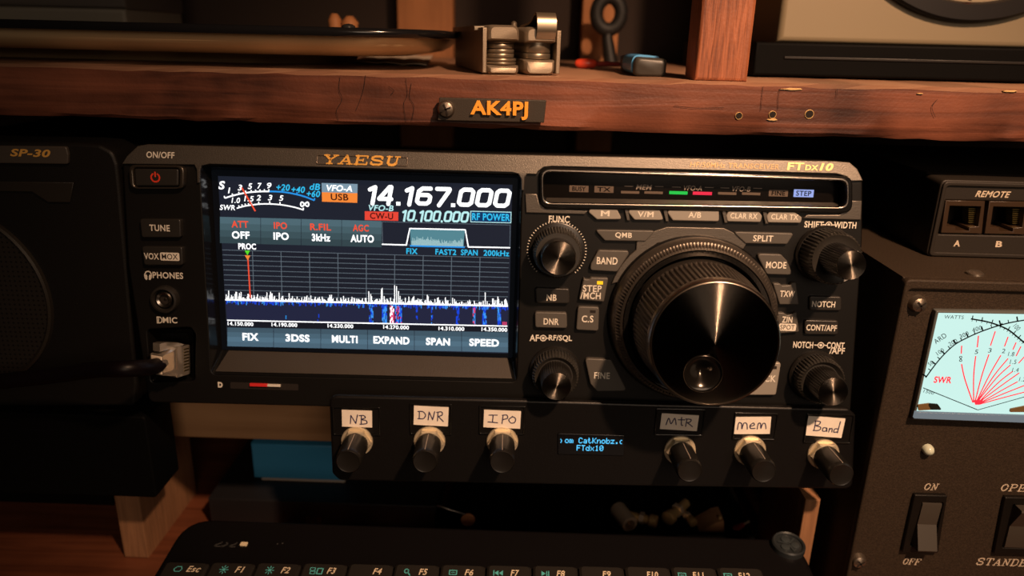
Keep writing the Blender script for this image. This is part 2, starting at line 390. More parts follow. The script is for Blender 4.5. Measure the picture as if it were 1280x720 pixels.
for an in (0.4, 0.4 + pi / 2):
    d = Vector((cos(an), sin(an))) * 0.0017; b.stroke([(c[0] - d.x, c[1] - d.y), (c[0] + d.x, c[1] + d.y)], 0.0006, W1 + 0.0023)
b.mat(SCREW).lathe([(0.0017, 0.0), (0.0017, W1)], c[0], c[1], 12)
b.build('screw', None, np_)

# ------------------------------------------------------------------ transceiver
RF = Frame(at(620, 193, -0.006), 6.5, 0.0)
vb = RF.p(300, 505.5)[1]; RF.shift(RF.p(620, 300)[0], vb)
radio = thing('transceiver', 'black amateur radio transceiver with lit colour screen and big tuning dial', 'radio', RF)
P = RF.P
def PT(x, y, w_=0): return RF.p(x, y, w_)
def rtext(b, s, cx, cy, wp, hp, z, **k):
    b.text(s, RF.p(cx, cy, z), RF.size(cx, cy, wp, hp, z), z, **k)

V0, BK = RF.p(640, 216)[1], 0.22                                   # the top band of the face leans back
SD = -0.0068                                                       # depth of the display under the panel face
outline = rounded(P([(153, 206), (170, 183), (183, 180.5), (1046, 201.5), (1064, 203), (1078.5, 226), (1078, 300), (1063, 521), (600, 513), (186, 503), (160, 330)]),
                  [.001, .004, .003, .003, .003, .004, 0, .003, 0, .003, 0])
rim = rounded(P([(250.5, 208), (652, 219.5), (645.5, 477), (264.5, 467.5)]), 0.0022)
disp = rounded(P([(264, 212), (647.5, 222.5), (640.5, 447.5), (277.5, 437)], SD), 0.0008)
ledhole = rounded(P([(675, 210), (1062, 221.5), (1062, 264), (676, 258)]), 0.0030)
michole = rounded(P([(184, 412), (238, 409), (244, 418), (243, 476), (189, 478)]), 0.0016)
b = MB(); b.plate(outline, -0.020, 0.0, 0.0006, [rim, ledhole, michole]); b.bend(V0, BK).build('front_panel', PANEL, radio)
b = MB(); x0 = PT(168, 300)[0]; x1 = PT(1066, 300)[0]; vt = PT(620, 196)[1]
b.box((x0, 0.002, -0.232), (x1, vt - 0.003, -0.0205), 0.0012); b.build('case', CASE, radio)
for x in (x0 + 0.03, x1 - 0.03):
    b = MB(); b.lathe([(0.008, 0), (0.009, 0.004), (0.009, 0.02)], 0, 0, 20, mtx=Matrix.Translation((x, -0.0175, -0.075)) @ Matrix.Rotation(-pi / 2, 4, 'X'), cap0=True); b.build('front_foot', CASE, radio)

# grey trim
trim_left = rounded(P([(153, 205), (170, 182.5), (183, 180.5), (246, 182), (246, 205)], .0006), [.001, .004, .003, 0, 0])
b = MB()
ts = [(152.5, 205), (158, 195), (170, 182.5), (183, 180.3), (620, 192.8), (1046, 201.5), (1064, 203), (1073, 211), (1079, 226), (1062.5, 226.5), (1059, 221), (1046, 217.3),
      (690, 208), (680, 209), (673, 214), (671, 218), (659, 217.5), (656, 222), (655, 238), (652, 238), (651.5, 224), (648, 217.5), (640, 215.5), (262, 205), (252, 207), (250, 213), (249.5, 228), (246.5, 229), (246, 212), (243, 206)]
b.plate(P(ts, .001), 0.0, 0.0012, 0.0003)
b.plate(P([(656.5, 242), (671, 242.5), (674, 254), (682, 261), (735, 263.5), (731, 268), (657.5, 266)], .001), 0.0, 0.0010, 0.0003)
b.plate(P([(1062, 251), (1077.5, 251), (1076.5, 275), (1004, 273), (1009, 268.5), (1049, 268.5), (1058, 262)], .001), 0.0, 0.0010, 0.0003)
for x in (783, 831.5, 905, 956):
    y = 258 + (x - 740) * 0.0245; b.plate(P([(x - 3, y), (x + 2, y), (x + 4.5, y + 16.5), (x + 0.5, y + 16.5)], .001), 0.0, 0.0012, 0.0002)
ov = [(862 + 104 * cos(R(t)), 390 - 104 * sin(R(t)) * 0.98) for t in range(20, 161, 5)]
b.plate(P(ov[:7] + [(936, 300), (905, 285), (834, 283.5), (796, 296)] + [ov[-7 + i] for i in range(0)] + ov[-7:] + [(775, 352), (792, 328), (822, 304), (865, 298), (905, 305), (938, 330), (953, 352)], .001), 0.0, 0.0010, 0.0003)
b.bend(V0, BK).build('trim', TRIM, radio)

# screen surround: sloped walls from the rim down to the display
b = MB(); r2 = rounded(P([(250.5, 208), (652, 219.5), (645.5, 477), (264.5, 467.5)]), 0.0022)
b.loft([[(x, y, 0.0003) for x, y in r2], [(x, y, SD - 0.0004) for x, y in disp]], False, False)
b.build('screen_bezel', GLOSSB, radio)
b = MB(); ch = P([(286, 438), (634, 447.5)], SD + .0001) ; ch2 = P([(640, 472.5), (270, 463.5)], -0.0008)
b.add([(*ch[0], SD + .0002), (*ch[1], SD + .0002), (*ch2[0], -0.0002), (*ch2[1], -0.0002)], [(0, 3, 2, 1)])
b.build('screen_chin', mat('chin_grey', (.055, .046, .038), .5, .3, bump=.35, bscale=2600), radio, 0)

# ---- display and what it shows
E_BG = emit('screen_ground', (30, 34, 46)); E_W = emit('screen_white', (255, 255, 255), 1.5); E_C = emit('screen_cyan', (50, 195, 245), 1.0)
E_BL = emit('screen_blue', (40, 150, 235), 1.0); E_R = emit('screen_red', (248, 82, 52)); E_O = emit('screen_orange', (248, 138, 56)); E_P = emit('screen_pale_cyan', (190, 240, 242))
E_BAR = emit('screen_bar', (70, 94, 102)); E_BAR2 = emit('screen_bar_lower', (78, 104, 120)); E_DK = emit('screen_dark_line', (24, 30, 36)); E_GR = emit('screen_grid', (96, 108, 118))
E_VF = emit('screen_tag_grey', (126, 152, 170)); E_RB = emit('screen_red_block', (232, 70, 54)); E_DB = emit('screen_navy', (10, 52, 96)); E_TL = emit('screen_teal', (84, 134, 146)); E_TL2 = emit('screen_light_teal', (160, 196, 200))
E_GN = emit('screen_green', (90, 225, 40)); E_WF = emit('screen_waterfall', (34, 37, 62)); E_B2 = emit('screen_deep_blue', (20, 70, 225)); E_B3 = emit('screen_sky', (60, 150, 245)); E_PK = emit('screen_pink', (225, 70, 120)); E_TX = emit('screen_dark_text', (60, 18, 14))
b = MB(); b.plate(disp, SD - 0.003, SD, 0.0); scr = b.build('display_screen', E_BG, radio, 0)
scr.data.materials.clear(); scr.data.materials.append(emit('screen_border', (6, 8, 11)))
Z1, Z2, Z3, Z4 = SD + 3e-5, SD + 6e-5, SD + 9e-5, SD + 12e-5
def dp(x, y): return RF.p(x, y, SD)
def dquad(b, m, pts, z): b.mat(m).flat([dp(*q) for q in pts], z)
def dtext(b, m, s, cx, cy, wp, hp, z=Z3, **k): b.mat(m).text(s, dp(cx, cy), RF.size(cx, cy, wp, hp, SD), z, **k)
def dline(b, m, pts, wpx, z=Z3, cap=False): b.mat(m).stroke([dp(*q) for q in pts], wpx * RF.k(460, 320, SD), z, cap=cap)
b = MB(); dquad(b, E_BG, [(272.5, 220), (640.5, 231), (635, 442), (284.5, 432)], Z1); b.build('screen_ground', None, scr, 0)
# signal meter
b = MB()
dtext(b, E_W, 'S', 277.3, 231.5, 8.5, 10.5, bold=.03, shear=.2)
for s, x, y in (('1', 286.5, 238), ('3', 300, 234.5), ('5', 312.6, 232.8), ('7', 324.5, 232.3), ('9', 336.7, 232)):
    dtext(b, E_W, s, x, y, 3.2 if s == '1' else 5.6, 7.2, bold=.015, shear=.2)
for s, x, y, wd in (('+20', 354, 234.3, 17), ('+40', 372.8, 237, 17), ('dB', 393.5, 233.5, 13), ('+60', 391.8, 242.3, 17)): dtext(b, E_C, s, x, y, wd, 8, bold=.02, shear=.2)
A1 = catmull([(281, 247.6), (293, 244), (307, 241), (322, 239.5), (336.5, 239.2)]); dline(b, E_W, A1, 1.7)
A2 = catmull([(336.5, 239.2), (354, 240), (371, 243), (383, 246.5), (393, 250.5)]); dline(b, E_BL, A2, 1.9)
for x, y in ((281, 247.5), (291, 244.5), (299, 242.5), (307.5, 240.8), (314.5, 240), (320, 239.6), (325.5, 239.3), (331, 239.2), (336.7, 239)): dline(b, E_W, [(x, y), (x - .6, y - 2.6)], 1.3)
for x, y in ((353, 239.8), (371, 243), (393, 250.5)): dline(b, E_BL, [(x, y), (x + .5, y - 3)], 1.5)
for s, x, y, wd in (('1.0', 294.8, 251, 11.5), ('1.5', 311.3, 249, 13), ('2', 323.3, 247.7, 6), ('3', 337.7, 247.6, 6), ('5', 351.7, 248.2, 6)): dtext(b, E_W, s, x, y - .6, wd * .95, 6.8, bold=.012, shear=.2)
dtext(b, E_W, 'SWR', 284.2, 259.3, 19, 6.6, bold=.015, shear=.2)
dline(b, E_W, catmull([(296, 260.3), (305, 257.8), (314.7, 256.2), (326, 255), (338, 254.9), (350, 255.8), (360, 257.3), (370, 259.5), (379.5, 262.4)]), 1.5)
for x, y in ((299, 259), (303, 258), (307, 257), (311, 256.4), (314.7, 255.6), (323.7, 254.4), (337.5, 254), (350.4, 255), (379.5, 262)): dline(b, E_W, [(x, y), (x - .5, y - 2.4)], 1.3)
inf = [(381 + 5 * cos(t) , 255.3 + 3.0 * sin(2 * t) * .9) for t in [2 * pi * i / 28 for i in range(29)]]; dline(b, E_W, inf, 1.7)
dline(b, E_R, [(302.3, 234.5), (319.3, 264)], 1.9, Z4)
b.build('signal_meter', None, scr, 0)
# frequency readouts
DG = {'0': (1, [(.08, .2), (.08, .8), (.2, .92), (.55, .92), (.67, .8), (.67, .2), (.55, .08), (.2, .08), (.08, .2)]), '1': (0, [(.12, .78), (.36, .92), (.36, .0)]),
      '4': (0, [(.60, .28), (.02, .28), (.42, .95), (.50, .95), (.50, .0)]), '7': (0, [(.06, .92), (.66, .92), (.66, .84), (.30, .0)]),
      '6': (0, [(.62, .92), (.24, .92), (.08, .76), (.08, .2), (.2, .08), (.55, .08), (.67, .2), (.67, .46), (.55, .56), (.10, .56)])}
def freq(b, m, st, x0, x1, yc0, yc1, hpx, wd):
    adv = {'.': .28, '1': .62}; tot = sum(adv.get(ch, .86) for ch in st) - .11
    ka, kb = dp(x0, yc0), dp(x1, yc1); W = kb[0] - ka[0]; H = RF.size((x0 + x1) / 2, yc0, 2, hpx, SD)[1]; sh = .17
    sx = (W - sh * H) / tot; x = ka[0]; y = ka[1] - H / 2
    for ch in st:
        if ch == '.':
            b.mat(m).flat([(x + .02 * sx + q[0], y + q[1]) for q in rect(.1 * sx, .09 * H, .20 * sx, .18 * H)], Z3)
        else:
            pts = [(x + u * sx + sh * v * H, y + (.06 + .88 * v) * H) for u, v in DG[ch][1]]
            b.mat(m).stroke(pts, wd * H, Z3, cap=True)
        x += adv.get(ch, .86) * sx
b = MB(); freq(b, E_W, '14.167.000', 456, 640, 243, 246.5, 25.5, .20); freq(b, E_P, '10.100.000', 500.7, 587, 269, 270.3, 15.5, .17)
dquad(b, E_VF, [(402, 228.7), (447, 230), (446.8, 241.5), (402.3, 240.2)], Z2); dquad(b, E_O, [(402.3, 240.2), (446.8, 241.5), (446.6, 253.5), (402.6, 252)], Z2)
dtext(b, E_W, 'VFO-A', 424.3, 235.3, 32, 7.8, bold=.025, shear=.2); dtext(b, E_TX, 'USB', 424.5, 246.3, 22, 8.5, bold=.02)
dtext(b, E_P, 'VFO-B', 476.4, 260, 31, 7.4, bold=.02, shear=.2); dquad(b, E_RB, [(456, 264), (498, 265), (497.8, 276), (456, 275)], Z2); dtext(b, E_TX, 'CW-U', 477, 270, 29, 8, bold=.02)
dquad(b, E_P, [(588, 263.5), (639.3, 264.8), (639, 279), (588, 277.7)], Z2); dquad(b, E_DB, [(588.9, 264.4), (638.4, 265.7), (638.1, 278.1), (588.9, 276.8)], Z2 + 1e-5); dtext(b, E_C, 'RF POWER', 613.8, 271.3, 47.5, 9, bold=.025)
b.build('frequency_readout', None, scr, 0)
def bar(b, m, x0, x1, yl, yr, h, xa, xb, z=Z2):
    ya = yl + (yr - yl) * (x0 - xa) / (xb - xa); yb = yl + (yr - yl) * (x1 - xa) / (xb - xa); dquad(b, m, [(x0, ya), (x1, yb), (x1, yb + h), (x0, ya + h)], z)
b = MB()
def shade(c, t): return tuple(int(v * t) for v in c)
BS = [emit('screen_bar_%s' % 'abcd'[i], shade((74, 99, 108), t)) for i, t in enumerate((1.06, .94, .82, .70))]
for i, (xa, xb) in enumerate(((275, 325.6), (326.2, 376.2), (376.8, 426.8), (427.4, 477))):
    for k in range(4): bar(b, BS[k], xa, xb, 271 + 8.2 * k, 276.3 + 8.2 * k, 8.2, 275, 477)
for s, x, y, wd in (('ATT', 300, 280.3, 21), ('IPO', 350.6, 282, 16.5), ('R.FIL', 400.7, 283.8, 26), ('AGC', 451, 285, 20)): dtext(b, E_R, s, x, y, wd, 8.5, bold=.025)
for s, x, y, wd in (('OFF', 301, 293.8, 22), ('IPO', 351.4, 295.2, 19), ('3kHz', 401.4, 297, 23), ('AUTO', 452.8, 298.3, 29)): dtext(b, E_W, s, x, y, wd, 9.3, bold=.03)
b.build('function_bar', None, scr, 0)
b = MB()
dquad(b, E_GR, [(477.5, 276.8), (638, 281), (637.6, 309.8), (478, 305.5)], Z2); dquad(b, E_BG, [(478.1, 277.4), (637.4, 281.6), (637, 309.2), (478.6, 305)], Z2 + 1e-5)
dquad(b, E_TL, [(512.5, 286), (581, 287.6), (579.5, 308), (513.5, 306.3)], Z3)
random.seed(8)
for i in range(62):
    x = 514.5 + i * 1.04; y = 307.2 + (x - 514) * .02; h = 7.5 + random.uniform(-2.4, 2.6) + 2.2 * sin(i / 9); dquad(b, E_TL2, [(x, y), (x + .9, y), (x + .9, y - h), (x, y - h)], Z3 + 1e-5)
dline(b, E_BL, [(512.5, 307.2), (581, 309)], 1.8, Z4)
dline(b, E_W, [(478, 305.3), (508, 306.2), (512.3, 285.6), (581.6, 287.2), (585.4, 308.6), (637, 309.6)], 1.5, Z4, True)
for s, x, y, wd in (('FIX', 515, 314, 14), ('FAST2', 557.3, 315, 26), ('SPAN', 586.6, 315.6, 21), ('200kHz', 620.5, 316.5, 32)): dtext(b, E_C, s, x, y, wd, 7.2, bold=.02)
b.build('filter_graph', None, scr, 0)
# spectrum
b = MB()
def yl(x, y0, y1): return y0 + (y1 - y0) * (x - 282) / (635 - 282)
dquad(b, emit('scope_ground', (27, 30, 40)), [(278, 312), (637, 322), (635, 382), (281.5, 374)], Z2)
for i in range(10):
    y0 = 312.3 + i * 6.25; y1 = 322.6 + i * 6.05; dline(b, E_GR, [(278 + i * .38, y0), (636.5 - i * .2, y1)], .7)
for i in range(9):
    x = 315.7 + 35.55 * i; dline(b, E_GR, [(x, yl(x, 312.3, 322.6)), (x + 1.8 - i * .42, yl(x, 374, 382.2))], .8)
random.seed(12)
pk = {477: 22, 479: 12, 494: 38, 497: 20, 487: 9, 607: 24, 605: 12, 460: 18, 463: 11, 622: 12, 632: 8, 534: 13, 547: 10, 556: 10, 286: 13, 295: 12, 310: 9, 338: 12, 349: 11, 384: 9, 412: 9, 428: 12}
x = 282.5
while x < 634.5:
    h = abs(random.gauss(0, 3.6)) + 1
    for q, hv in pk.items():
        if abs(x - q) < 1.3: h = max(h, hv * (1 - abs(x - q) * .35))
    h = min(h, 39); y = yl(x, 374.3, 382.3); dquad(b, E_W, [(x, y + 1), (x + .95, y + 1), (x + .95, y - h), (x, y - h)], Z4); x += 1.03 if random.random() < .75 else 2.4
dline(b, E_W, [(281.7, 374.6), (634.8, 382.6)], 1.8, Z4 + 1e-5)
dline(b, E_R, [(310, 322), (313, 372)], 1.6, Z4 + 2e-5)
b.mat(E_GN).flat([dp(306, 313), dp(312.5, 313.2), dp(309.5, 319)], Z4 + 3e-5); b.mat(E_O).flat([dp(306, 319), dp(313, 319.2), dp(310, 325.5)], Z4 + 2e-5)
dtext(b, E_W, 'PROC', 309, 308, 22, 7.6, bold=.03)
b.build('spectrum_scope', None, scr, 0)
b = MB()
dquad(b, E_WF, [(282, 375), (635, 383), (634.3, 407.5), (284, 400)], Z2)
def wf(m, x, a, bb, wd): 
    y0, y1 = yl(x, 375.5, 383.5), yl(x, 399.5, 407); dquad(b, m, [(x, y0 + (y1 - y0) * a), (x + wd, y0 + (y1 - y0) * a), (x + wd, y0 + (y1 - y0) * bb), (x, y0 + (y1 - y0) * bb)], Z3 + random.random() * 2e-5)
x = 283
while x < 634:
    wf(random.choice((E_B2, E_B2, E_B3, E_WF)), x, 0, random.uniform(.05, .22), 1.1); x += 1.3
for x0, n, cols, pr in ((461.5, 5, (E_B2, E_B3), .75), (477.5, 6, (E_B2, E_B3, E_B3), .85), (487.5, 5, (E_PK, E_PK, E_W), .9), (494, 8, (E_B2, E_B3, E_PK), .75), (520, 2, (E_B2,), .7), (539, 2, (E_B3, E_B2), .7), (570, 4, (E_B2,), .7), (591, 3, (E_PK, E_B3), .6), (603, 5, (E_B2, E_B3), .85), (622, 4, (E_B3, E_B2), .85), (397, 2, (E_B2,), .3), (448, 1, (E_BL,), .25), (357, 1, (E_BL,), .2), (329, 1, (E_BL,), .15)):
    for i in range(n):
        t = .08
        while t < .95:
            d = random.uniform(.08, .22)
            if random.random() < pr: wf(random.choice(cols), x0 + i * 1.05, t, min(1, t + d), 1.05)
            t += d
for x in (628, 630, 632): wf(E_PK, x, .8, .98, 1.4)
dquad(b, emit('scale_ground', (22, 24, 32)), [(284, 400), (634.3, 407.5), (634.2, 415), (284.3, 409)], Z2)
dline(b, E_W, [(284, 400.2), (634.3, 407.6)], 1.4, Z4)
for s, x, y in (('14.150.000', 300.7, 404.7), ('14.190.000', 355.6, 405.9), ('14.230.000', 425.6, 407.4), ('14.270.000', 495.2, 409), ('14.310.000', 564.3, 410.8), ('14.350.000', 618, 411.8)): dtext(b, E_W, s, x, y, 32, 4.8, bold=.02)
b.build('waterfall', None, scr, 0)
b = MB()
BS2 = [emit('soft_key_%s' % 'abcd'[i], shade((80, 108, 126), t)) for i, t in enumerate((.80, .92, 1.03, .94))]
xs = [284, 342, 401, 459.5, 518, 577, 635.3]
for i in range(6):
    for k in range(4): bar(b, BS2[k], xs[i] + .3, xs[i + 1] - .3, 409.2 + 5.75 * k, 415.4 + 6.3 * k, 6.2, 284, 635)
for s, x, y, wd in (('FIX', 313.2, 421, 20), ('3DSS', 372, 422.5, 30), ('MULTI', 431, 424, 32), ('EXPAND', 489.3, 425.3, 45), ('SPAN', 547.5, 427, 30), ('SPEED', 605.2, 428.3, 37)): dtext(b, E_W, s, x, y, wd, 9.2, bold=.035)
b.build('soft_key_bar', None, scr, 0)

# ---- indicator strip
b = MB(); lo = rounded(P([(674, 208.5), (1063, 220.5), (1063, 266), (675, 260)]), 0.0034); li = rounded(P([(679, 215.5), (1057, 227), (1057, 259), (680, 253)], .002), 0.0026)
b.plate(lo, -0.0055, 0.0022, 0.0006, [li]); strip = b.build('indicator_bezel', GLOSSB, radio)
b = MB(); la = rounded(P([(676.5, 211.5), (1060.5, 223.2), (1060.5, 261.5), (677.5, 255.8)], .0022), 0.0031); lb = rounded(P([(678.5, 214), (1058.3, 225.7), (1058.3, 259.4), (679.5, 253.6)], .0022), 0.0029)
b.plate(la, 0.0021, 0.0026, 0.0002, [lb]); b.build('bright_edge', CHROME, strip)
b = MB(); b.plate(rounded(P([(678, 214.5), (1058, 226), (1058, 260), (679, 254)]), .0026), -0.0050, -0.0040); b.build('smoked_window', SMOKE, strip)
b = MB(); q0 = P([(683, 247), (1054, 253.5)], -.0039); q1 = P([(1056, 259.8), (681, 253.3)], .0012)
b.add([(*q0[0], -.0039), (*q0[1], -.0039), (*q1[0], .0010), (*q1[1], .0010)], [(0, 3, 2, 1)]); b.build('lower_slope', TRIM, strip, 0)
LZ = -0.0038
def lquad(b, m, cx, cy, wd, h, z=LZ):
    c = RF.p(cx, cy, z); s_ = RF.size(cx, cy, wd, h, z); b.mat(m).flat(rect(c[0], c[1], *s_), z)
b = MB(); DIM = mat('indicator_unlit', (0.10, 0.07, 0.05), 0.5)
for s, x, wd in (('BUSY', 723.7, 24), ('TX', 755, 24), ('FINE', 973, 24)):
    lquad(b, DIM, x, 236 + (x - 723) * .022, wd, 8.2); b.mat(SMOKE).text(s, RF.p(x, 236 + (x - 723) * .022, LZ), RF.size(x, 238, wd * .7, 5.6, LZ), LZ + 4e-5, bold=.02)
for x in (787.7, 817, 909, 939): lquad(b, DIM, x, 240.4 + (x - 787) * .012, 23, 3.2)
for s, x, y, wd in (('MEM', 805, 234, 20), ('VFO-A', 866, 235.2, 23), ('VFO-B', 926.6, 236.2, 23)):
    b.mat(LEGD).text(s, RF.p(x, y, LZ), RF.size(x, y, wd, 6.3, LZ), LZ, bold=.02, shear=.2); lquad(b, LEGD, x - wd / 2 - 9, y - 1.3, 11, .8); lquad(b, LEGD, x + wd / 2 + 9, y - .8, 11, .8)
b.build('unlit_indicators', None, strip, 0)
b = MB(); lquad(b, emit('green_lamp', (30, 190, 70), 1.1), 848, 241, 23, 4); b.build('green_indicator', None, strip, 0)
b = MB(); lquad(b, emit('red_lamp', (235, 40, 70), 1.1), 878, 241.7, 24, 4); b.build('red_indicator', None, strip, 0)
b = MB(); lquad(b, emit('step_lamp', (150, 165, 225), 1.1), 1004.6, 241.7, 25, 9.5); b.mat(SMOKE).text('STEP', RF.p(1004.6, 241.7, LZ), RF.size(1004.6, 241, 19, 6.6, LZ), LZ + 4e-5, bold=.02); b.build('step_indicator', None, strip, 0)

# ---- lettering printed on the radio
b = MB(); TZ = 0.00140
b.mat(LEG); rtext(b, 'ON/OFF', 199.3, 193.8, 35, 8, TZ, bold=.02)
rtext(b, 'PHONES', 209.8, 344.3, 38, 8, 2e-5, bold=.02); rtext(b, 'MIC', 212.5, 400.2, 18, 7.5, 2e-5, bold=.02); rtext(b, 'D', 199.5, 400, 7, 8.5, 2e-5)
b.stroke(P([(198.2, 396.5), (198.2, 403.5)]), .0003, 3e-5)
hp = [(181.5, 347.5), (180.8, 343.5), (182.3, 340), (185.3, 339), (188, 340.2), (189.3, 343.5), (188.8, 347.5)]
b.stroke(P(hp), .00042, 3e-5); b.stroke(P([(182.8, 344.5), (182.9, 348.5)]), .0008, 3e-5); b.stroke(P([(187.6, 344.6), (187.4, 348.6)]), .0008, 3e-5)
rtext(b, 'FUNC', 699, 274, 26, 8.6, 2e-5, bold=.02)
def coax(b, s1, x1, w1, s2, x2, w2, xc, y, slope=.02):
    rtext(b, s1, x1, y - (xc - x1) * slope, w1, 8.2, 2e-5, bold=.025); rtext(b, s2, x2, y + (x2 - xc) * slope, w2, 8.2, 2e-5, bold=.025)
    k = RF.k(xc, y); c = PT(xc, y); b.disc(c[0], c[1], 1.8 * k, 3e-5); b.stroke([(c[0] + 3.6 * k * cos(t), c[1] + 3.6 * k * sin(t)) for t in [2 * pi * i / 16 for i in range(17)]], 1.2 * k, 3e-5, cap=False)
    b.stroke([(c[0] - 8 * k, c[1]), (c[0] - 4 * k, c[1])], 1.2 * k, 3e-5); b.stroke([(c[0] + 4 * k, c[1]), (c[0] + 8 * k, c[1])], 1.2 * k, 3e-5)
coax(b, 'SHIFT', 1017.5, 24, 'WIDTH', 1056.5, 28, 1036, 281); coax(b, 'AF', 667.8, 11.5, 'RF/SQL', 700.5, 29, 679, 422.6); coax(b, 'NOTCH', 1004, 25, 'CONT', 1044.5, 22, 1026, 431.5)
rtext(b, '/APF', 1046.5, 438.5, 19, 8, 2e-5, bold=.025)
rtext(b, 'D', 275.3, 481, 6, 7, 2e-5, bold=.06)
b.mat(mat('legend_bronze', (0.30, 0.20, 0.10), .4, .5)); rtext(b, 'HF/50MHz TRANSCEIVER', 919, 207.2, 112, 6.6, TZ, bold=.01, shear=.15)
b.mat(mat('pale_gold_lettering', (.90, .64, .26), .4, .2)); rtext(b, 'FT', 996, 208.2, 22, 9.8, TZ, bold=.03, shear=.1); rtext(b, 'DX', 1016, 209.8, 17, 6.8, TZ, bold=.03, shear=.1); rtext(b, '10', 1034.5, 209, 18, 9.8, TZ, bold=.04, shear=.25)
b.bend(V0, BK).build('panel_lettering', None, radio, 0)
# maker's badge: wide slanted slab-serif letters
GL = {'Y': [(.16, [(.14, .92), (.5, .48)]), (.10, [(.88, .92), (.5, .48)]), (.17, [(.5, .5), (.5, .08)]), (.09, [(.0, .95), (.36, .95)]), (.09, [(.68, .95), (1.0, .95)]), (.09, [(.3, .05), (.7, .05)])],
      'A': [(.10, [(.16, .08), (.5, .92)]), (.17, [(.52, .92), (.84, .08)]), (.09, [(.3, .34), (.68, .34)]), (.09, [(.0, .05), (.34, .05)]), (.09, [(.64, .05), (1.02, .05)])],
      'E': [(.17, [(.2, .05), (.2, .95)]), (.10, [(.04, .95), (.9, .95), (.9, .74)]), (.10, [(.04, .05), (.93, .05), (.93, .28)]), (.09, [(.2, .5), (.62, .5)]), (.09, [(.62, .38), (.62, .62)])],
      'S': [(.14, [(.84, .72), (.84, .86), (.7, .94), (.3, .94), (.12, .82), (.12, .66), (.28, .55), (.7, .47), (.88, .34), (.88, .18), (.72, .06), (.28, .06), (.12, .16), (.12, .3)])],
      'U': [(.17, [(.2, .95), (.2, .28), (.32, .1), (.5, .06), (.68, .1), (.8, .28)]), (.10, [(.8, .28), (.8, .95)]), (.09, [(.04, .95), (.4, .95)]), (.09, [(.64, .95), (.98, .95)])],
      'O': [(.15, [(.5 + .38 * cos(2 * pi * i / 20), .5 + .43 * sin(2 * pi * i / 20)) for i in range(21)])],
      'N': [(.10, [(.2, .05), (.2, .95)]), (.16, [(.2, .93), (.8, .08)]), (.10, [(.8, .05), (.8, .95)]), (.09, [(.02, .05), (.38, .05)]), (.09, [(.02, .95), (.26, .95)]), (.09, [(.62, .95), (.98, .95)])],
      'F': [(.16, [(.2, .05), (.2, .95)]), (.10, [(.04, .95), (.88, .95), (.88, .74)]), (.09, [(.2, .5), (.62, .5)]), (.09, [(.62, .38), (.62, .62)]), (.09, [(.02, .05), (.42, .05)])],
      'P': [(.16, [(.2, .05), (.2, .95)]), (.11, [(.04, .95), (.66, .95), (.86, .84), (.86, .62), (.66, .5), (.2, .5)]), (.09, [(.02, .05), (.42, .05)])],
      'R': [(.16, [(.2, .05), (.2, .95)]), (.11, [(.04, .95), (.66, .95), (.84, .84), (.84, .64), (.66, .52), (.2, .52)]), (.13, [(.56, .52), (.82, .08), (.98, .06)]), (.09, [(.02, .05), (.42, .05)])],
      'T': [(.16, [(.5, .05), (.5, .95)]), (.10, [(.06, .74), (.06, .95), (.94, .95), (.94, .74)]), (.09, [(.3, .05), (.7, .05)])],
      'D': [(.16, [(.2, .05), (.2, .95)]), (.11, [(.04, .95), (.6, .95), (.88, .75), (.88, .25), (.6, .05), (.04, .05)])],
      'B': [(.16, [(.2, .05), (.2, .95)]), (.11, [(.04, .95), (.64, .95), (.82, .85), (.82, .66), (.64, .53), (.2, .53)]), (.11, [(.64, .53), (.88, .42), (.88, .18), (.66, .05), (.04, .05)])]}
def slab(b, st, c, sz, z, shear=.25, gap=.16):
    n = len(st); adv = sz[0] / (n + gap * (n - 1) + shear * sz[1] / sz[0] * 0); x = c[0] - sz[0] / 2 - shear * sz[1] / 2; y = c[1] - sz[1] / 2
    for ch in st:
        for wd, pts in GL[ch]: b.stroke([(x + u * adv + shear * v * sz[1], y + v * sz[1]) for u, v in pts], wd * (adv * .45 + sz[1] * .55) * (1.3 if gap < .15 else 1), z)
        x += adv * (1 + gap)
b = MB(); slab(b.mat(GOLD), 'YAESU', RF.p(451.5, 200.3, TZ), RF.size(451, 200, 95, 11.5, TZ), TZ + .0002, gap=.13)
b.bend(V0, BK).build('maker_badge', None, radio, 0)
b = MB(); fo = rounded(P([(395, 193.5), (509, 196.5), (509, 208), (395, 205)], .0014), .0006); fi = rounded(P([(396, 194.5), (508, 197.4), (508, 207), (396, 204)], .0014), .0005)
b.plate(fo, .0011, .0016, .0001, [fi]); b.bend(V0, BK).build('badge_frame', mat('badge_edge', (.25, .2, .16), .35, .8), radio)

# ---- buttons
def button(name, pts, z1, m, legends=(), rnd=.0010, bev=.0004, z0=-.001, led=None):
    b = MB(); q = rounded(P(pts, z1), rnd); b.mat(m).plate(q, z0, z1, bev)
    for (s, cx, cy, wd, h, lm) in legends: b.mat(lm).text(s, RF.p(cx, cy, z1), RF.size(cx, cy, wd, h, z1), z1 + 3e-5, bold=.02)
    if led:
        c = RF.p(led[0], led[1], z1); s_ = RF.size(led[0], led[1], led[2], led[3], z1); b.mat(led[4]).flat(rect(c[0], c[1], *s_), z1 + 4e-5)
    return b.build(name, None, radio)
def well(pts, z=.0004, m=None):      # dark surround round a button
    pass
AMB = emit('amber_lamp', (255, 190, 30), 1.3)
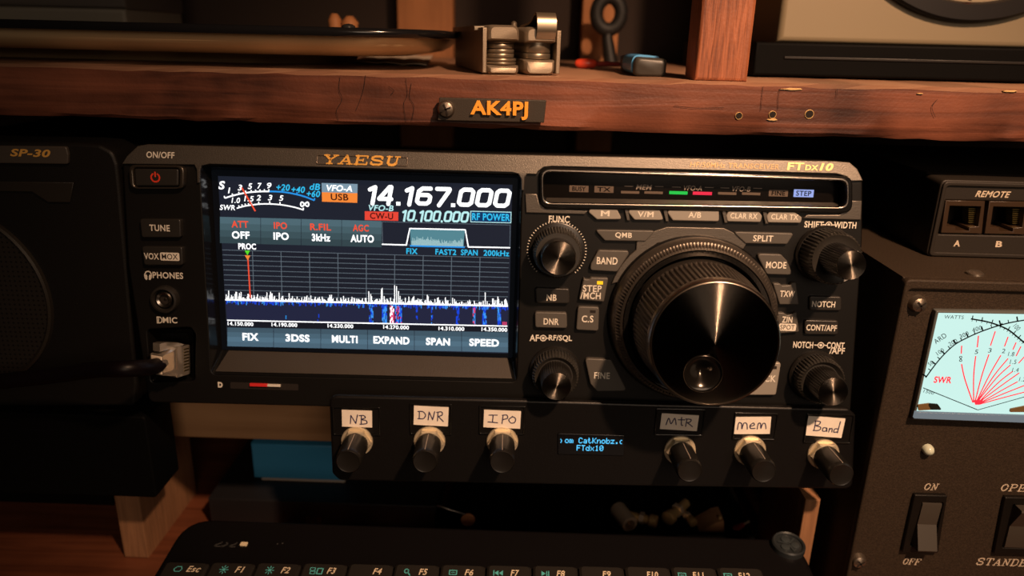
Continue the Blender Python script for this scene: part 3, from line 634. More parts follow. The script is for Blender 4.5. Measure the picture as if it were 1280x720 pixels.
# power button with its frame
b = MB(); fo = rounded(P([(161, 206), (231, 207), (230, 236), (163, 236)], .0024), .0024); fi = rounded(P([(166.5, 209.5), (225, 210), (224.5, 234), (168.5, 234)], .0024), .0014)
b.plate(fo, .0, .0028, .0005, [fi]); b.build('button_frame', mat('frame_edge_metal', (.10, .085, .07), .28, .8), radio)
b = MB(); pw = P([(168, 210.5), (223.5, 211), (223, 232.5), (169.5, 232.5)], .002); b.mat(BTN).plate(rounded(pw, .0008), -.001, .0022, .0005)
EP = mat('power_red', (.75, .05, .02), .5); c = RF.p(194.2, 221.5, .0022); k = RF.k(194, 221, .0022)
b.mat(EP).stroke([(c[0] + 5.2 * k * cos(t), c[1] - .4 * k + 5.2 * k * sin(t)) for t in [pi / 2 + .6 + (2 * pi - 1.2) * i / 20 for i in range(21)]], 1.9 * k, .00225); b.stroke([(c[0], c[1] + 1 * k), (c[0], c[1] + 6 * k)], 1.9 * k, .00225)
b.build('power_button', None, radio)
button('tune_button', [(174.5, 273.5), (225.5, 274), (226, 297), (177, 297)], .0022, BTN, [('TUNE', 199.5, 285, 25.5, 8, LEG)])
ob = button('vox_button', [(177, 308), (227.5, 308.5), (228.5, 331.5), (180, 331.5)], .0022, BTN, [('VOX', 189.3, 320.3, 18.5, 8, LEG)])
b = MB(); c = RF.p(212.3, 320.8, .0022); b.mat(LEG).flat(rounded(rect(*c, *RF.size(212, 320, 24, 10, .0022)), .0006), .00224); b.mat(HOLE).text('MOX', c, RF.size(212, 320, 20, 7, .0022), .00228, bold=.01); b.build('mox_mark', None, ob, 0)
LZB = .0016
for nm, pts, lg in (('memory_button', [(740, 258.5), (770, 259), (778, 274.5), (746, 274.5), (735, 265)], ('M', 756.5, 266.8, 11, 7)),
                    ('transfer_button', [(787, 259.6), (824, 260.4), (830, 275.5), (793, 275), (785.5, 266)], ('V/M', 807, 267.8, 20, 7)),
                    ('select_button', [(837, 261), (899, 262.3), (899, 277), (841, 275.8), (834, 266)], ('A/B', 868.5, 268.6, 16, 7.4)),
                    ('clarifier_button', [(911, 262.6), (948, 263.6), (953, 270), (951, 278), (909, 277), (907.5, 270)], ('CLAR RX', 930, 270, 34, 7)),
                    ('clarifier_button', [(962, 263.8), (992, 264.4), (1003, 272), (1001, 279), (960, 278.4), (958, 271)], ('CLAR TX', 981, 271.2, 34, 7))):
    button(nm, pts, LZB, BTNL, [(*lg, LEG)], .0009)
button('quick_memory_button', [(743, 287), (820, 288.3), (807, 302), (756, 301)], LZB, BTNG, [('QMB', 779.5, 294.4, 21, 7.6, LEG)], .0008)
button('split_button', [(915.5, 289.5), (993, 291.5), (984, 305.5), (932, 304.5)], LZB, BTNG, [('SPLIT', 954, 298, 25, 7.8, LEG)], .0008)
button('band_button', [(748, 312.5), (785.5, 313.5), (786, 318), (771.5, 340), (737.5, 338), (738.5, 330)], .002, BTNG, [('BAND', 759, 326, 26, 9, LEG)], .0012)
button('mode_button', [(945.5, 317), (976.5, 318), (984, 326), (991.5, 344), (958.5, 343), (952, 330)], .002, BTNG, [('MODE', 970.3, 331.3, 25.5, 8.4, LEG)], .0012)
button('step_button', [(729.5, 346.5), (732, 349), (736.5, 349), (739, 346.8), (760.5, 347.5), (755, 377.5), (723.5, 375)], .002, BTNG, [('STEP', 740.3, 360.7, 23.5, 8.4, LEG), ('/MCH', 738.2, 369.6, 25.5, 8.4, LEG)], .0006, led=(750, 353.5, 7.5, 4.2, AMB))
button('contour_button', [(722.5, 383), (749, 384), (748, 414), (720, 412.5)], .002, BTNG, [('C.S', 734.5, 398.7, 14.5, 8.6, LEG)], .0010, led=(741, 389.5, 7, 3.5, HOLE))
button('noise_blanker_button', [(669, 359.5), (711.5, 361), (712, 379.5), (670, 379)], .002, BTN, [('NB', 689.5, 372, 12.5, 8, LEG)], .0010)
button('noise_reduction_button', [(668.5, 390), (708.5, 391), (709, 410.5), (669, 409.5)], .002, BTNG, [('DNR', 689, 402, 19, 8, LEG)], .0010)
button('fine_button', [(731, 448), (764, 449.5), (771, 463), (778, 477), (784, 489), (746, 489.5), (738, 480)], .002, BTNG, [('FINE', 752.5, 469.5, 19.5, 8, LEG)], .0012)
button('transmit_watch_button', [(966, 354), (975, 354.3), (978, 357), (988, 356.3), (990, 352.8), (995.5, 353), (999, 381), (974.5, 380.8)], .002, BTNG, [('TXW', 984.3, 367.3, 18.5, 7.8, LEG)], .0006)
ob = button('zero_in_button', [(971.5, 390.5), (980, 391), (984, 394), (990, 392.5), (996, 389.5), (999, 415), (975, 417)], .002, BTNG, [('ZIN', 984, 399.6, 13, 7.6, LEG)], .0006)
b = MB(); c = RF.p(984.3, 409, .002); b.mat(LEG).flat(rounded(rect(*c, *RF.size(984, 409, 21.5, 9, .002)), .0006), .00204); b.mat(BTNG).text('SPOT', c, RF.size(984, 409, 18, 6, .002), .00208, bold=.01); b.build('spot_mark', None, ob, 0)
button('lock_button', [(925, 453), (976.5, 453.5), (970, 494), (930, 494)], .002, BTNL, [('LOCK', 956, 473, 28, 8.4, LEG)], .0010, led=(968.5, 459.5, 5, 4, HOLE))
button('notch_button', [(1012, 370), (1052, 371), (1052, 388.5), (1012, 388)], .0014, BTN, [('NOTCH', 1029.5, 380.3, 29, 7.6, LEG)], .0010)
button('contour_filter_button', [(1006, 400), (1048, 401), (1048, 418.5), (1006, 418)], .0014, BTN, [('CONT/APF', 1027, 409.8, 38, 7.6, LEG)], .0010)

# ---- sockets on the left
b = MB(); c = PT(207.5, 373.5); k = RF.k(207, 373)
b.mat(BTN).lathe([(17.5 * k, 0), (17.5 * k, .0010), (16 * k, .0022), (13.5 * k, .0024), (12 * k, .0012)], *c, 36, cap1=False)
b.mat(CHROME).lathe([(10 * k, .0), (10 * k, .0016), (8.8 * k, .002), (6.2 * k, .0016), (5.8 * k, .0004)], *c, 28, cap1=False); b.mat(HOLE).disc(*c, 6 * k, .0005); b.mat(CHROME).lathe([(2.2 * k, .0005), (1.4 * k, .0009)], *c, 12)
b.build('headphone_jack', None, radio)
b = MB(); mi = rounded(P([(190, 417), (236, 416), (237, 470), (194, 472)], -.010), .0008)
b.loft([[(x, y, .0) for x, y in rounded(P([(184, 412), (241, 411), (243, 476), (189, 478)]), .0016)], [(x, y, -.010) for x, y in rounded(P([(190, 417), (236, 416), (237, 470), (194, 472)], -.010), .0016)]], False, True)
b.build('microphone_socket', GLOSSB, radio)
b = MB(); b.mat(HOLE).flat(rounded(P([(288, 477.5), (373, 480), (373, 488), (288, 485.5)], 0), .0005), 4e-5)
b.mat(mat('card_red', (.7, .03, .03), .4)).box((*PT(312, 483, .001), 0), (*PT(334, 480.2, .001), .0010), .0001); b.mat(LEG).box((*PT(334, 483.4, .001), 0), (*PT(350, 481.2, .001), .0010), .0001)
b.build('card_slot', None, radio)

# ---- knobs
def knob(name, px, py, zs):
    """zs: list of (radius px at its height, z0, z1, kind)"""
    root = None; c = PT(px, py)
    for nm, prof, m, teeth in zs:
        b = MB(); k = RF.k(px, py)
        b.lathe([(q[0] * k, q[1], *( [q[2] * k] if len(q) > 2 else [])) for q in prof], 0, 0, 48, teeth, cap0=True)
        o = b.build(nm, m, root or radio, 30)
        if root is None: root = o; o.location = (c[0], c[1], 0)
    return root
def dual(name, px, py, h1, h2, r1=31, r2=19):
    return knob(name, px, py, [(name, [(r1 + 3, 0), (r1 + 3, .0012), (r1 + 1, .002)], KNOB, 0),
        ('outer_ring', [(r1, .002, 1.6), (r1 - .5, h1 - .0012, 1.6), (r1 - 3.5, h1), (r2 + 2, h1 - .0014)], KNOBG, 44),
        ('inner_knob', [(r2 + 1, h1 - .0016), (r2, h1 + .001, .9), (r2 - 1, h2 - .0012, .9), (r2 - 2, h2 - .0004)], KNOB, 40),
        ('brushed_cap', [(r2 - 2, h2 - .0005), (r2 - 2.2, h2 - .0001), (r2 - 3, h2)], BRUSH, 0)])
knob('function_knob', 696, 313, [('function_knob', [(35, 0), (35, .0008), (33.5, .001)], KNOB, 0), ('outer_ring', [(31, .001, 1.4), (29, .0090, 1.4), (26.5, .0105)], KNOBG, 52),
     ('inner_knob', [(21, .0105), (20.8, .0168, .0), (20.3, .0174)], KNOB, 0), ('brushed_cap', [(20.3, .0174), (19.5, .0178)], BRUSH, 0)])
b = MB(); c = PT(696, 313); k = RF.k(696, 313)
for i in range(60):
    an = 2 * pi * i / 60
    if -2.3 < (an - 2 * pi if an > pi else an) < -.85: continue
    d = Vector((cos(an), sin(an))); b.stroke([Vector(c) + d * 35.5 * k, Vector(c) + d * 37.5 * k], 1.0 * k, .0001, cap=False)
b.build('knob_scale', LEG, radio, 0)
dual('shift_width_knob', 1029, 317, .0125, .0245, 33, 19)
dual('volume_knob', 693.5, 463, .0085, .0185, 29, 19)
dual('notch_contour_knob', 1017.5, 469, .0085, .0185, 29.5, 19.5)
# tuning dial
D0 = (864.5, 397); k = RF.k(*D0); c = PT(*D0)
b = MB(); b.lathe([(105.5 * k, .0), (105.5 * k, .0016), (104 * k, .0024)], 0, 0, 96, cap0=True); dial = b.build('tuning_dial', GLOSSB, radio); dial.location = (*c, 0)
b = MB(); b.lathe([(103.5 * k, .0024), (103.2 * k, .0040), (102 * k, .0056), (99 * k, .0070), (97.8 * k, .0073, 1.6 * k), (94.5 * k, .0084, 1.6 * k), (93.5 * k, .0090), (91 * k, .0096), (90.5 * k, .0094)], 0, 0, 48, 150, cap0=False, cap1=False); b.build('torque_ring', DIALM, dial, 30)
b = MB(); b.lathe([(90.5 * k, .0090), (89 * k, .0100), (84 * k, .0096), (81 * k, .0060)], 0, 0, 96, cap1=False); b.build('inner_collar', GLOSSB, dial)
b = MB(); b.lathe([(79 * k, .0060), (79 * k, .0130), (78.5 * k, .0140, 2.2 * k), (74.0 * k, .0318, 2.2 * k), (73.5 * k, .0323)], 0, 0, 48, 84, cap1=False); b.build('finger_grip', DIALM, dial, 30)
b = MB(); b.lathe([(73.5 * k, .0323), (72.8 * k, .0346), (71.2 * k, .0358), (69.8 * k, .0360), (69.0 * k, .0356)], 0, 0, 96, cap1=False); b.build('face_edge', mat('dial_bright_edge', (.30, .26, .22), .3, 1.0), dial, 60)
b = MB(); n = 128; fz = .0356; fc = RF.p(878.3, 466.5, fz); dcx, dcy = fc[0] - c[0], fc[1] - c[1]; dr = 24 * RF.k(878, 466, fz)
DMPL = mat('dimple_black', (.05, .045, .04), .18, .9)
b = MB(); na, nr = 180, 72; rad = 69.1 * k
def facez(x, y):
    z = fz + .0004 * (1 - math.hypot(x, y) / rad); d = math.hypot(x - dcx, y - dcy) / dr
    return z - (.0034 * (cos(pi * d) + 1) / 2 * (1 - .25 * d) + .0006 * (1 - d) if d < 1 else 0)
grid = [[(rad * i / nr * cos(2 * pi * j / na), rad * i / nr * sin(2 * pi * j / na)) for j in range(na)] for i in range(1, nr + 1)]
def inside(q): return math.hypot(q[0] - dcx, q[1] - dcy) < dr * .97
Vv = [(0, 0, facez(0, 0))] + [(x, y, facez(x, y)) for r_ in grid for x, y in r_]
b.mat(DIALF); b.add(Vv, [(0, 1 + j, 1 + (j + 1) % na) for j in range(na)]); base = 0
for i in range(nr - 1):
    for j in range(na):
        q = (1 + i * na + j, 1 + (i + 1) * na + j, 1 + (i + 1) * na + (j + 1) % na, 1 + i * na + (j + 1) % na)
        mx = sum(Vv[t][0] for t in q) / 4, sum(Vv[t][1] for t in q) / 4
        b.mat(DMPL if inside(mx) else DIALF); b.Fc.append(list(q)); b.Mi.append(b.cur)
b.build('dial_face', None, dial, 60)
b = MB(); b.lathe([(dr * 1.03, fz + .0000), (dr * 1.015, fz + .0009), (dr * .985, fz + .0010), (dr * .955, fz + .0002)], 0, 0, 64, cap1=False); o = b.build('dimple_rim', DMPL, dial, 60); o.location = (dcx, dcy, 0)

# ------------------------------------------------------------------ control box with six knobs
CF = Frame(at(740, 545, -0.0240), 3.5, 1.6); v0 = CF.p(740, 606)[1]; CF.shift(0, v0)
cb = thing('control_box', 'black box of six small knobs with handwritten paper labels under the radio', 'control box', CF)
def cp(x, y, w_=0): return CF.p(x, y, w_)
ol = rounded(CF.P([(411, 494.5), (648, 500), (800, 504.5), (935, 508), (1061, 511), (1070, 519), (1066, 612), (740, 607), (424, 601), (415, 592)]), [.0035, 0, 0, 0, .002, .002, .003, 0, .003, .002])
b = MB(); b.plate(ol, -0.0026, 0.0, 0.0009); b.build('front_shell', PRINT3D, cb)
b = MB(); x_0, x_1 = cp(430, 550)[0], cp(1050, 550)[0]; b.box((x_0, .0015, -.024), (x_1, .022, -.0024), .0008); b.build('rear_housing', PRINT3D, cb)
# raised label frames
def paper(word, cx, cy, wd, h, rot, strokes, fr_px):
    b = MB(); a = CF.p(cx, cy, .0008); s_ = CF.size(cx, cy, fr_px[0], fr_px[1]); c2 = CF.p(cx + fr_px[2], cy + fr_px[3], .0)
    b.plate(rounded(rect(*c2, *s_), .0005), 0, .0006, .0002, [rounded(rect(*c2, s_[0] - .0012, s_[1] - .0012), .0004)]); b.build('label_frame', GLOSSB, cb)
    s_ = CF.size(cx, cy, wd, h); M = Matrix.Translation((a[0], a[1], 0)) @ Matrix.Rotation(R(rot), 4, 'Z')
    b = MB(); b.mat(PAPER); q = [M @ Vector((x, y, 0)) for x, y in rect(0, 0, *s_)]; b.plate([(v.x, v.y) for v in q], .0001, .0005, 0)
    b.mat(INK); off = 0
    for st in strokes:
        pts = catmull(st, 5) if len(st) > 2 else [Vector(v) for v in st]
        pts = [M @ Vector(((p_[0] - .5) * s_[0], (p_[1] - .5) * s_[1], 0)) for p_ in pts]; b.stroke([(v.x, v.y) for v in pts], .00042, .00055 + off); off += 3e-6
    return b.build('paper_label', None, cb, 0)
def L(*p): return list(p)
paper('NB', 446, 524, 37.5, 20.5, -1, [L((.28, .2), (.30, .70)), L((.30, .70), (.46, .22)), L((.46, .22), (.52, .75)), L((.64, .18), (.65, .70)), L((.58, .70), (.72, .72), (.78, .60), (.66, .47), (.80, .42), (.82, .24), (.60, .18))], (60, 36, 0, 2))
paper('DNR', 538.7, 520.7, 43, 23.5, -2, [L((.16, .35), (.16, .72)), L((.12, .72), (.26, .72), (.34, .55), (.28, .36), (.12, .34)), L((.42, .30), (.44, .72)), L((.44, .72), (.55, .32)), L((.55, .32), (.60, .75)), L((.69, .28), (.70, .72)), L((.66, .72), (.80, .76), (.82, .60), (.70, .50)), L((.72, .5), (.86, .26))], (53, 39, 0, 3))
paper('IPO', 627.7, 524.7, 46, 21.5, -1.5, [L((.14, .72), (.36, .74)), L((.25, .72), (.24, .32)), L((.12, .32), (.38, .30)), L((.50, .26), (.52, .74)), L((.50, .74), (.62, .76), (.64, .58), (.52, .50)), L((.76, .66), (.68, .50), (.74, .32), (.84, .36), (.86, .58), (.77, .70))], (58, 36, 0, 0))
paper('MTR', 849.5, 528.3, 46.5, 19.5, -2.5, [L((.15, .3), (.20, .72), (.28, .38), (.36, .74), (.42, .34)), L((.46, .66), (.64, .68)), L((.54, .82), (.56, .36), (.60, .32)), L((.68, .26), (.69, .74)), L((.66, .74), (.80, .72), (.78, .56), (.70, .50)), L((.72, .5), (.86, .28))], (62, 34, 0, -1))
paper('mem', 940.7, 532.5, 45.5, 21, 1.5, [L((.10, .28), (.12, .66), (.20, .62), (.22, .32), (.26, .64), (.34, .62), (.37, .30)), L((.44, .46), (.55, .54), (.52, .66), (.44, .52), (.46, .34), (.58, .34)), L((.64, .30), (.66, .62), (.72, .62), (.74, .34), (.78, .62), (.85, .60), (.88, .32))], (55, 34, 3, 0))
paper('Band', 1031.7, 534.3, 46.5, 24, -3.5, [L((.22, .28), (.22, .78)), L((.20, .78), (.34, .76), (.32, .60), (.24, .54), (.38, .48), (.36, .32), (.20, .28)), L((.54, .46), (.46, .46), (.45, .30), (.54, .30), (.55, .46), (.57, .28)), L((.62, .26), (.63, .46)), L((.63, .40), (.69, .46), (.71, .28)), L((.85, .46), (.77, .44), (.76, .28), (.85, .30)), L((.88, .84), (.86, .26))], (60, 37, 4, 1))
for x, y in ((446.5, 551), (537, 551), (628, 551.5), (849.5, 562), (937, 562.5), (1028.5, 567)):
    c = cp(x, y); k = CF.k(x, y)
    b = MB(); b.lathe([(15.5 * k, .0009), (15.5 * k, .0148), (15 * k, .0160), (13.6 * k, .0166), (12 * k, .0164)], 0, 0, 36, cap0=True); kn = b.build('control_knob', KNOB, cb, 40); kn.location = (*c, 0)
    b = MB(); b.lathe([(19.8 * k, 0), (19.8 * k, .0006), (19.2 * k, .0009)], 0, 0, 28); b.lathe([(18.6 * k, .0009), (18.6 * k, .0026), (17.4 * k, .0032)], 0, 0, 6, cap1=True); b.build('nut', NUT, kn, 20)
    b = MB(); b.mat(LEGD).box((-.5 * k, 14.6 * k, .004), (.5 * k, 15.9 * k, .0160)); b.build('pointer_line', None, kn, 0)
# small lit display
ob_ = rounded(CF.P([(697, 541), (781, 543.5), (780, 569), (697, 567)]), .0006); b = MB(); b.plate(ob_, 0, .0005, .0002); od = b.build('small_display', mat('oled_glass', (.003, .003, .004), .1), cb)
PF = {'o': ['00000', '00000', '01110', '10001', '10001', '10001', '01110'], 'm': ['00000', '00000', '11010', '10101', '10101', '10101', '10101'], 'C': ['01110', '10001', '10000', '10000', '10000', '10001', '01110'],
      'a': ['00000', '00000', '01110', '00001', '01111', '10001', '01111'], 't': ['01000', '01000', '11100', '01000', '01000', '01001', '00110'], 'K': ['10001', '10010', '10100', '11000', '10100', '10010', '10001'],
      'n': ['00000', '00000', '10110', '11001', '10001', '10001', '10001'], 'b': ['10000', '10000', '10110', '11001', '10001', '10001', '11110'], 'z': ['00000', '00000', '11111', '00010', '00100', '01000', '11111'],
      '.': ['00000'] * 5 + ['01100', '01100'], 'c': ['00000', '00000', '01100', '10000', '10000', '10000', '01100'], '(': ['00000', '00000', '10000', '01000', '01000', '01000', '10000'], 'F': ['11111', '10000', '10000', '11110', '10000', '10000', '10000'], 'T': ['11111'] + ['00100'] * 6,
      'd': ['00001', '00001', '01101', '10011', '10001', '10001', '01111'], 'x': ['00000', '00000', '10001', '01010', '00100', '01010', '10001'], '1': ['00100', '01100', '00100', '00100', '00100', '00100', '01110'], '0': ['01110', '10001', '10011', '10101', '11001', '10001', '01110'], ' ': ['00000'] * 7}
b = MB(); OC = emit('oled_cyan', (90, 200, 255), 1.3)
for st, xc, yc, adv in (('(om CatKnobz.c', 740.5, 550.8, 5.72), ('FTdx10', 738, 560, 5.72)):
    n = len(st); kx = CF.k(xc, yc, .0005); cx, cy = CF.p(xc, yc, .0005)
    for i, ch in enumerate(st):
        for r_ in range(7):
            for q in range(5):
                if PF[ch][r_][q] == '1':
                    x = cx + ((i - n / 2) * adv + q * adv / 6 + adv / 12) * kx; y = cy + (3 - r_) * 1.08 * kx
                    b.mat(OC).flat(rect(x, y, adv / 6 * kx * 1.02, 1.1 * kx), .00054)
b.build('display_text', None, od, 0)

# ------------------------------------------------------------------ speaker at the left
SF = Frame(at(60, 300, -0.008), 0.0, 0.0); SF.shift(0, SF.p(60, 512)[1])
spk = thing('desk_speaker', 'black desk speaker with round grille beside the radio', 'speaker', SF)
b = MB(); ol = rounded(SF.P([(-75, 176), (100, 179), (124, 181), (141, 190), (147, 206), (150, 235), (171, 480), (168, 508), (-75, 508)]), [.003, 0, .003, .004, .003, 0, .002, .003, .003])
b.plate(ol, -0.018, 0.0, .0012); b.build('front_frame', mat('speaker_black', (.006, .0052, .0045), .5, bump=.3, bscale=2200, spec=.3), spk)
b = MB(); a = SF.p(-70, 500); c = SF.p(140, 190); b.box((a[0], .0005, -.14), (c[0], c[1], -.0182), .002); b.build('cabinet', CASE, spk)
b = MB(); b.plate(rounded(SF.P([(-75, 181), (84, 183), (86.5, 193), (86, 205), (-75, 203)], .001), [0, .001, .001, .001, 0]), 0, .0016, .0004); b.build('name_strip', mat('name_strip_grey', (.07, .058, .048), .45, .2), spk)
b = MB(); b.text('SP-30', SF.p(37.5, 191.3, .0017), SF.size(37.5, 191, 51, 9.5, .0017), .00165, bold=.03, shear=.3); b.build('lettering', GOLD, spk, 0)
gc = SF.p(-55, 372); kk = SF.k(0, 372); gr = 116 * kk
b = MB(); b.lathe([(gr + 4 * kk, 0), (gr + 3 * kk, .0014), (gr, .0018), (gr - 3 * kk, .0008), (gr - 4 * kk, .0002)], 0, 0, 72, cap1=False); o = b.build('grille_ring', mat('ring_dark_metal', (.045, .038, .03), .35, .5), spk, 50); o.location = (*gc, 0)
b = MB(); b.plate([(gr * .97 * cos(2 * pi * i / 64), gr * .97 * sin(2 * pi * i / 64)) for i in range(64)], .0001, .0006)
gm = bpy.data.materials.new('perforated_grille'); gm.use_nodes = True; nt = gm.node_tree; bs = nt.nodes['Principled BSDF']; bs.inputs['Roughness'].default_value = .45; bs.inputs['Metallic'].default_value = .4
tc = nt.nodes.new('ShaderNodeTexCoord'); vo = nt.nodes.new('ShaderNodeTexVoronoi'); vo.inputs['Scale'].default_value = 520; vo.inputs['Randomness'].default_value = 0; nt.links.new(tc.outputs['Object'], vo.inputs['Vector'])
rp = nt.nodes.new('ShaderNodeValToRGB'); rp.color_ramp.elements[0].position = .30; rp.color_ramp.elements[0].color = (.002, .002, .002, 1); rp.color_ramp.elements[1].position = .42; rp.color_ramp.elements[1].color = (.03, .026, .022, 1)
nt.links.new(vo.outputs['Distance'], rp.inputs[0]); nt.links.new(rp.outputs[0], bs.inputs['Base Color'])
o = b.build('grille', gm, spk); o.location = (*gc, 0)
b = MB()
b.plate(SF.P([(-75, 226), (92, 228), (87, 253), (60, 253), (40, 240), (-75, 238)], .001), 0, .0010, .0003)
b.build('front_ridge', mat('ridge_dark', (.02, .017, .014), .35), spk)

# dark equipment case the speaker stands on
zs = SF.O.z
fr = Frame((at(40, 560, -0.02).x, 0.0, 0.0))
fr.O.y = .012
ps = thing('equipment_case', 'plain black equipment case in deep shadow under the desk speaker', 'equipment case', fr)
b = MB(); b.box((-.10, .028, -.14), (px0 - .0012 - fr.O.x, zs - .0006, 0.0), .0015); b.build('body', CASE, ps)
zf = at(178, 622, -.010).z; b = MB(); b.plate(rounded([(-.10, zf), (at(193, 600, -.010).x - fr.O.x, zf), (at(193, 600, -.010).x - fr.O.x, zs - .0008), (-.10, zs - .0008)], .002), .0006, .022, .0008); b.build('front_cover', CASE, ps)
for dx in (-.08, px0 - .024 - fr.O.x):
    for dz in (-.06, -.13): b = MB(); b.box((dx, 0, dz), (dx + .016, .0282, dz + .016), .001); b.build('foot', CASE, ps)

# ------------------------------------------------------------------ amplifier at the right, with meter
AF_ = Frame((0, -0.024, 0.0)); q = AF_.p(1128, 353); AX0 = q[0]; ATOP = q[1]; AF_.shift(AX0, 0)
amp = thing('amplifier', 'brown black metal amplifier with lit cross needle meter and rocker switches', 'amplifier', AF_)
AW = 0.165; AT = ATOP
def ap(x, y, w_=0): return AF_.p(x, y, w_)
b = MB(); b.box((0.0008, 0.002, -0.20), (AW - .0008, AT + .0015, -0.0015), .0012); b.build('case', AMP, amp)
mtr = AF_.P([(1172, 390), (1400, 394), (1392, 531), (1143, 522)])
b = MB(); b.plate(rounded([(0, .003), (AW, .003), (AW, AT - .001), (0, AT - .001)], .0012), -.0014, .0008, .0005); b.build('front_panel', AMP, amp)
b = MB(); b.plate(rounded([(0, .002), (AW, .002), (AW, AT + .0018), (0, AT + .0018)], .0022), -.0012, .0022, .0007, [rounded([(.0016, .0036), (AW - .0016, .0036), (AW - .0016, AT - .0018), (.0016, AT - .0018)], .0016)]); b.build('panel_rim', AMP, amp)
# meter
MZ = .0034
b = MB(); b.plate(rounded(AF_.P([(1170.5, 388.5), (1405, 392), (1396, 533), (1141, 524.5)], MZ), .0005), .0006, MZ, .0004); meter = b.build('meter', mat('meter_edge', (.10, .11, .11), .25), amp)
E_M = emit('meter_backlight', (206, 244, 236), 1.0); E_K = mat('meter_black', (.006, .007, .007), .9, spec=0); E_MR = mat('meter_red', (.85, .03, .06), .9, spec=0)
E_MR.node_tree.nodes['Principled BSDF'].inputs['Emission Color'].default_value = (*lin((212, 40, 66)), 1); E_MR.node_tree.nodes['Principled BSDF'].inputs['Emission Strength'].default_value = .7
def mp_(x, y): return AF_.p(x, y, MZ)
b = MB(); b.mat(E_M).flat(rounded(AF_.P([(1173, 391), (1400, 394.5), (1392, 527), (1145, 516.5)], MZ), .0003), MZ + 2e-5); b.build('dial_card', None, meter, 0)
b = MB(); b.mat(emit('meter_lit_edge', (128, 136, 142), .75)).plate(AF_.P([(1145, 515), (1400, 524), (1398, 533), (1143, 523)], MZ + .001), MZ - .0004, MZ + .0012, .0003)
b.mat(mat('meter_works_brown', (.16, .10, .04), .5)).plate(rounded(AF_.P([(1147, 506), (1162, 504), (1166, 512), (1148, 513)], MZ + .0004), .0004), MZ, MZ + .0005); b.plate(rounded(AF_.P([(1263, 511), (1283, 507), (1300, 515), (1262, 515)], MZ + .0004), .0004), MZ, MZ + .0005)
b.mat(mat('meter_works_dark', (.01, .012, .01), .4)).plate(rounded(AF_.P([(1160, 504), (1172, 505), (1177, 512), (1164, 512)], MZ + .0005), .0004), MZ + .0002, MZ + .0007)
b.build('meter_movement', None, meter)
b = MB(); k = AF_.k(1220, 450, MZ); SZ = MZ + 5e-5
def mline(m, pts, wpx, z=SZ): b.mat(m).stroke([mp_(*p_) for p_ in pts], wpx * k, z, cap=False)
def mtext(m, s, x, y, wd, h, rot=0, **kw): b.mat(m).text(s, mp_(x, y), (wd * k, h * k), SZ + 2e-5, rot=rot, **kw)
arc1 = catmull([(1157, 472), (1168, 457), (1179, 444), (1193, 431), (1208, 422.5), (1226, 414.5), (1248, 407), (1269, 402), (1295, 398.5), (1330, 397)], 8); mline(E_K, arc1, 1.7)
arc2 = catmull([(1213.5, 398.5), (1237, 403), (1258, 411), (1271.5, 421), (1284, 432), (1300, 449), (1316, 472)], 8); mline(E_K, arc2, 1.9)
def ticks(arc, step, ln, wd, sgn):
    for i in range(1, len(arc) - 1, step):
        d = (arc[i + 1] - arc[i - 1]).normalized(); n_ = Vector((d.y, -d.x)) * sgn; mline(E_K, [arc[i], arc[i] + n_ * ln], wd)
ticks(arc1, 4, 4.0, 1.1, 1); ticks(arc1, 8, 6.0, 1.8, 1); ticks(arc2, 4, 4.5, 1.3, 1); ticks(arc2, 2, 3.0, .8, -1)
for s, x, y, wd, rot in (('50', 1163.3, 454, 6, 45), ('100', 1175, 439.5, 9.5, 42), ('200', 1191, 428, 10.5, 35), ('300', 1205, 418.5, 11, 30), ('400', 1221, 411, 11.5, 22), ('100', 1271, 409, 9, -42)): mtext(E_K, s, x, y, wd, 6, rot)
mtext(E_K, 'WATTS', 1192.5, 396.3, 24, 4.6, 0); mtext(E_K, 'ARD', 1175, 423, 16, 7, 42); mtext(E_MR, 'SWR', 1178.5, 474.7, 22.5, 9.4, 0, bold=.03)
apx = (1218, 504.5)
for i, cur in enumerate(([(1216, 503), (1206, 474), (1201.8, 455)], [(1201.5, 442), (1202, 432)], [(1217, 503), (1217, 470), (1219.5, 445)], [(1221.5, 434), (1223, 419.5)], [(1218.5, 503), (1227, 470), (1236, 443)], [(1238, 432), (1244, 414)], [(1220, 503), (1236, 470), (1251, 444)], [(1255.5, 433), (1260, 421)],
         [(1220.5, 503), (1242, 470), (1260, 448)], [(1266, 437), (1270, 428)], [(1221, 503), (1245, 473), (1263, 456)], [(1270, 445), (1276, 433)], [(1222, 504), (1248, 478), (1266, 464)], [(1273, 454), (1284, 442)], [(1222, 504), (1250, 483), (1274, 466)], [(1280, 463), (1300, 452)], [(1223, 505), (1250, 489), (1272, 477)], [(1284, 470), (1304, 460)], [(1223, 505), (1252, 493), (1300, 474)], [(1223, 505.5), (1254, 497), (1296, 486)])):
    mline(E_MR, catmull(cur, 5) if len(cur) > 2 else cur, 1.5)
b.mat(E_MR).flat([mp_(1217, 500), mp_(1229, 499.5), mp_(1226, 505.5), mp_(1219, 506)], SZ + 1e-5)
for s, x, y, wd in (('5', 1220.5, 439.7, 4.2), ('3', 1237.2, 437.8, 4.2), ('2', 1254.5, 438.6, 4.2), ('1.8', 1264, 442.5, 7.5), ('1.5', 1266.5, 452.2, 8), ('1.4', 1269.3, 462.3, 8), ('1.2', 1278, 474, 8)): mtext(E_K, s, x, y, wd, 6)
mline(E_K, [(1200.8 + 1.6 * sin(2 * t), 448.5 + 3.2 * cos(t)) for t in [2 * pi * i / 20 for i in range(21)]], .9)
mtext(E_K, '1500', 1161, 490, 14, 4.4, -12)
b.build('meter_scale', None, meter, 0)
b = MB(); mline(E_K, [(1153, 484), (1221, 511.5)], 1.1, MZ + .0005); b.build('needle', None, meter, 0)
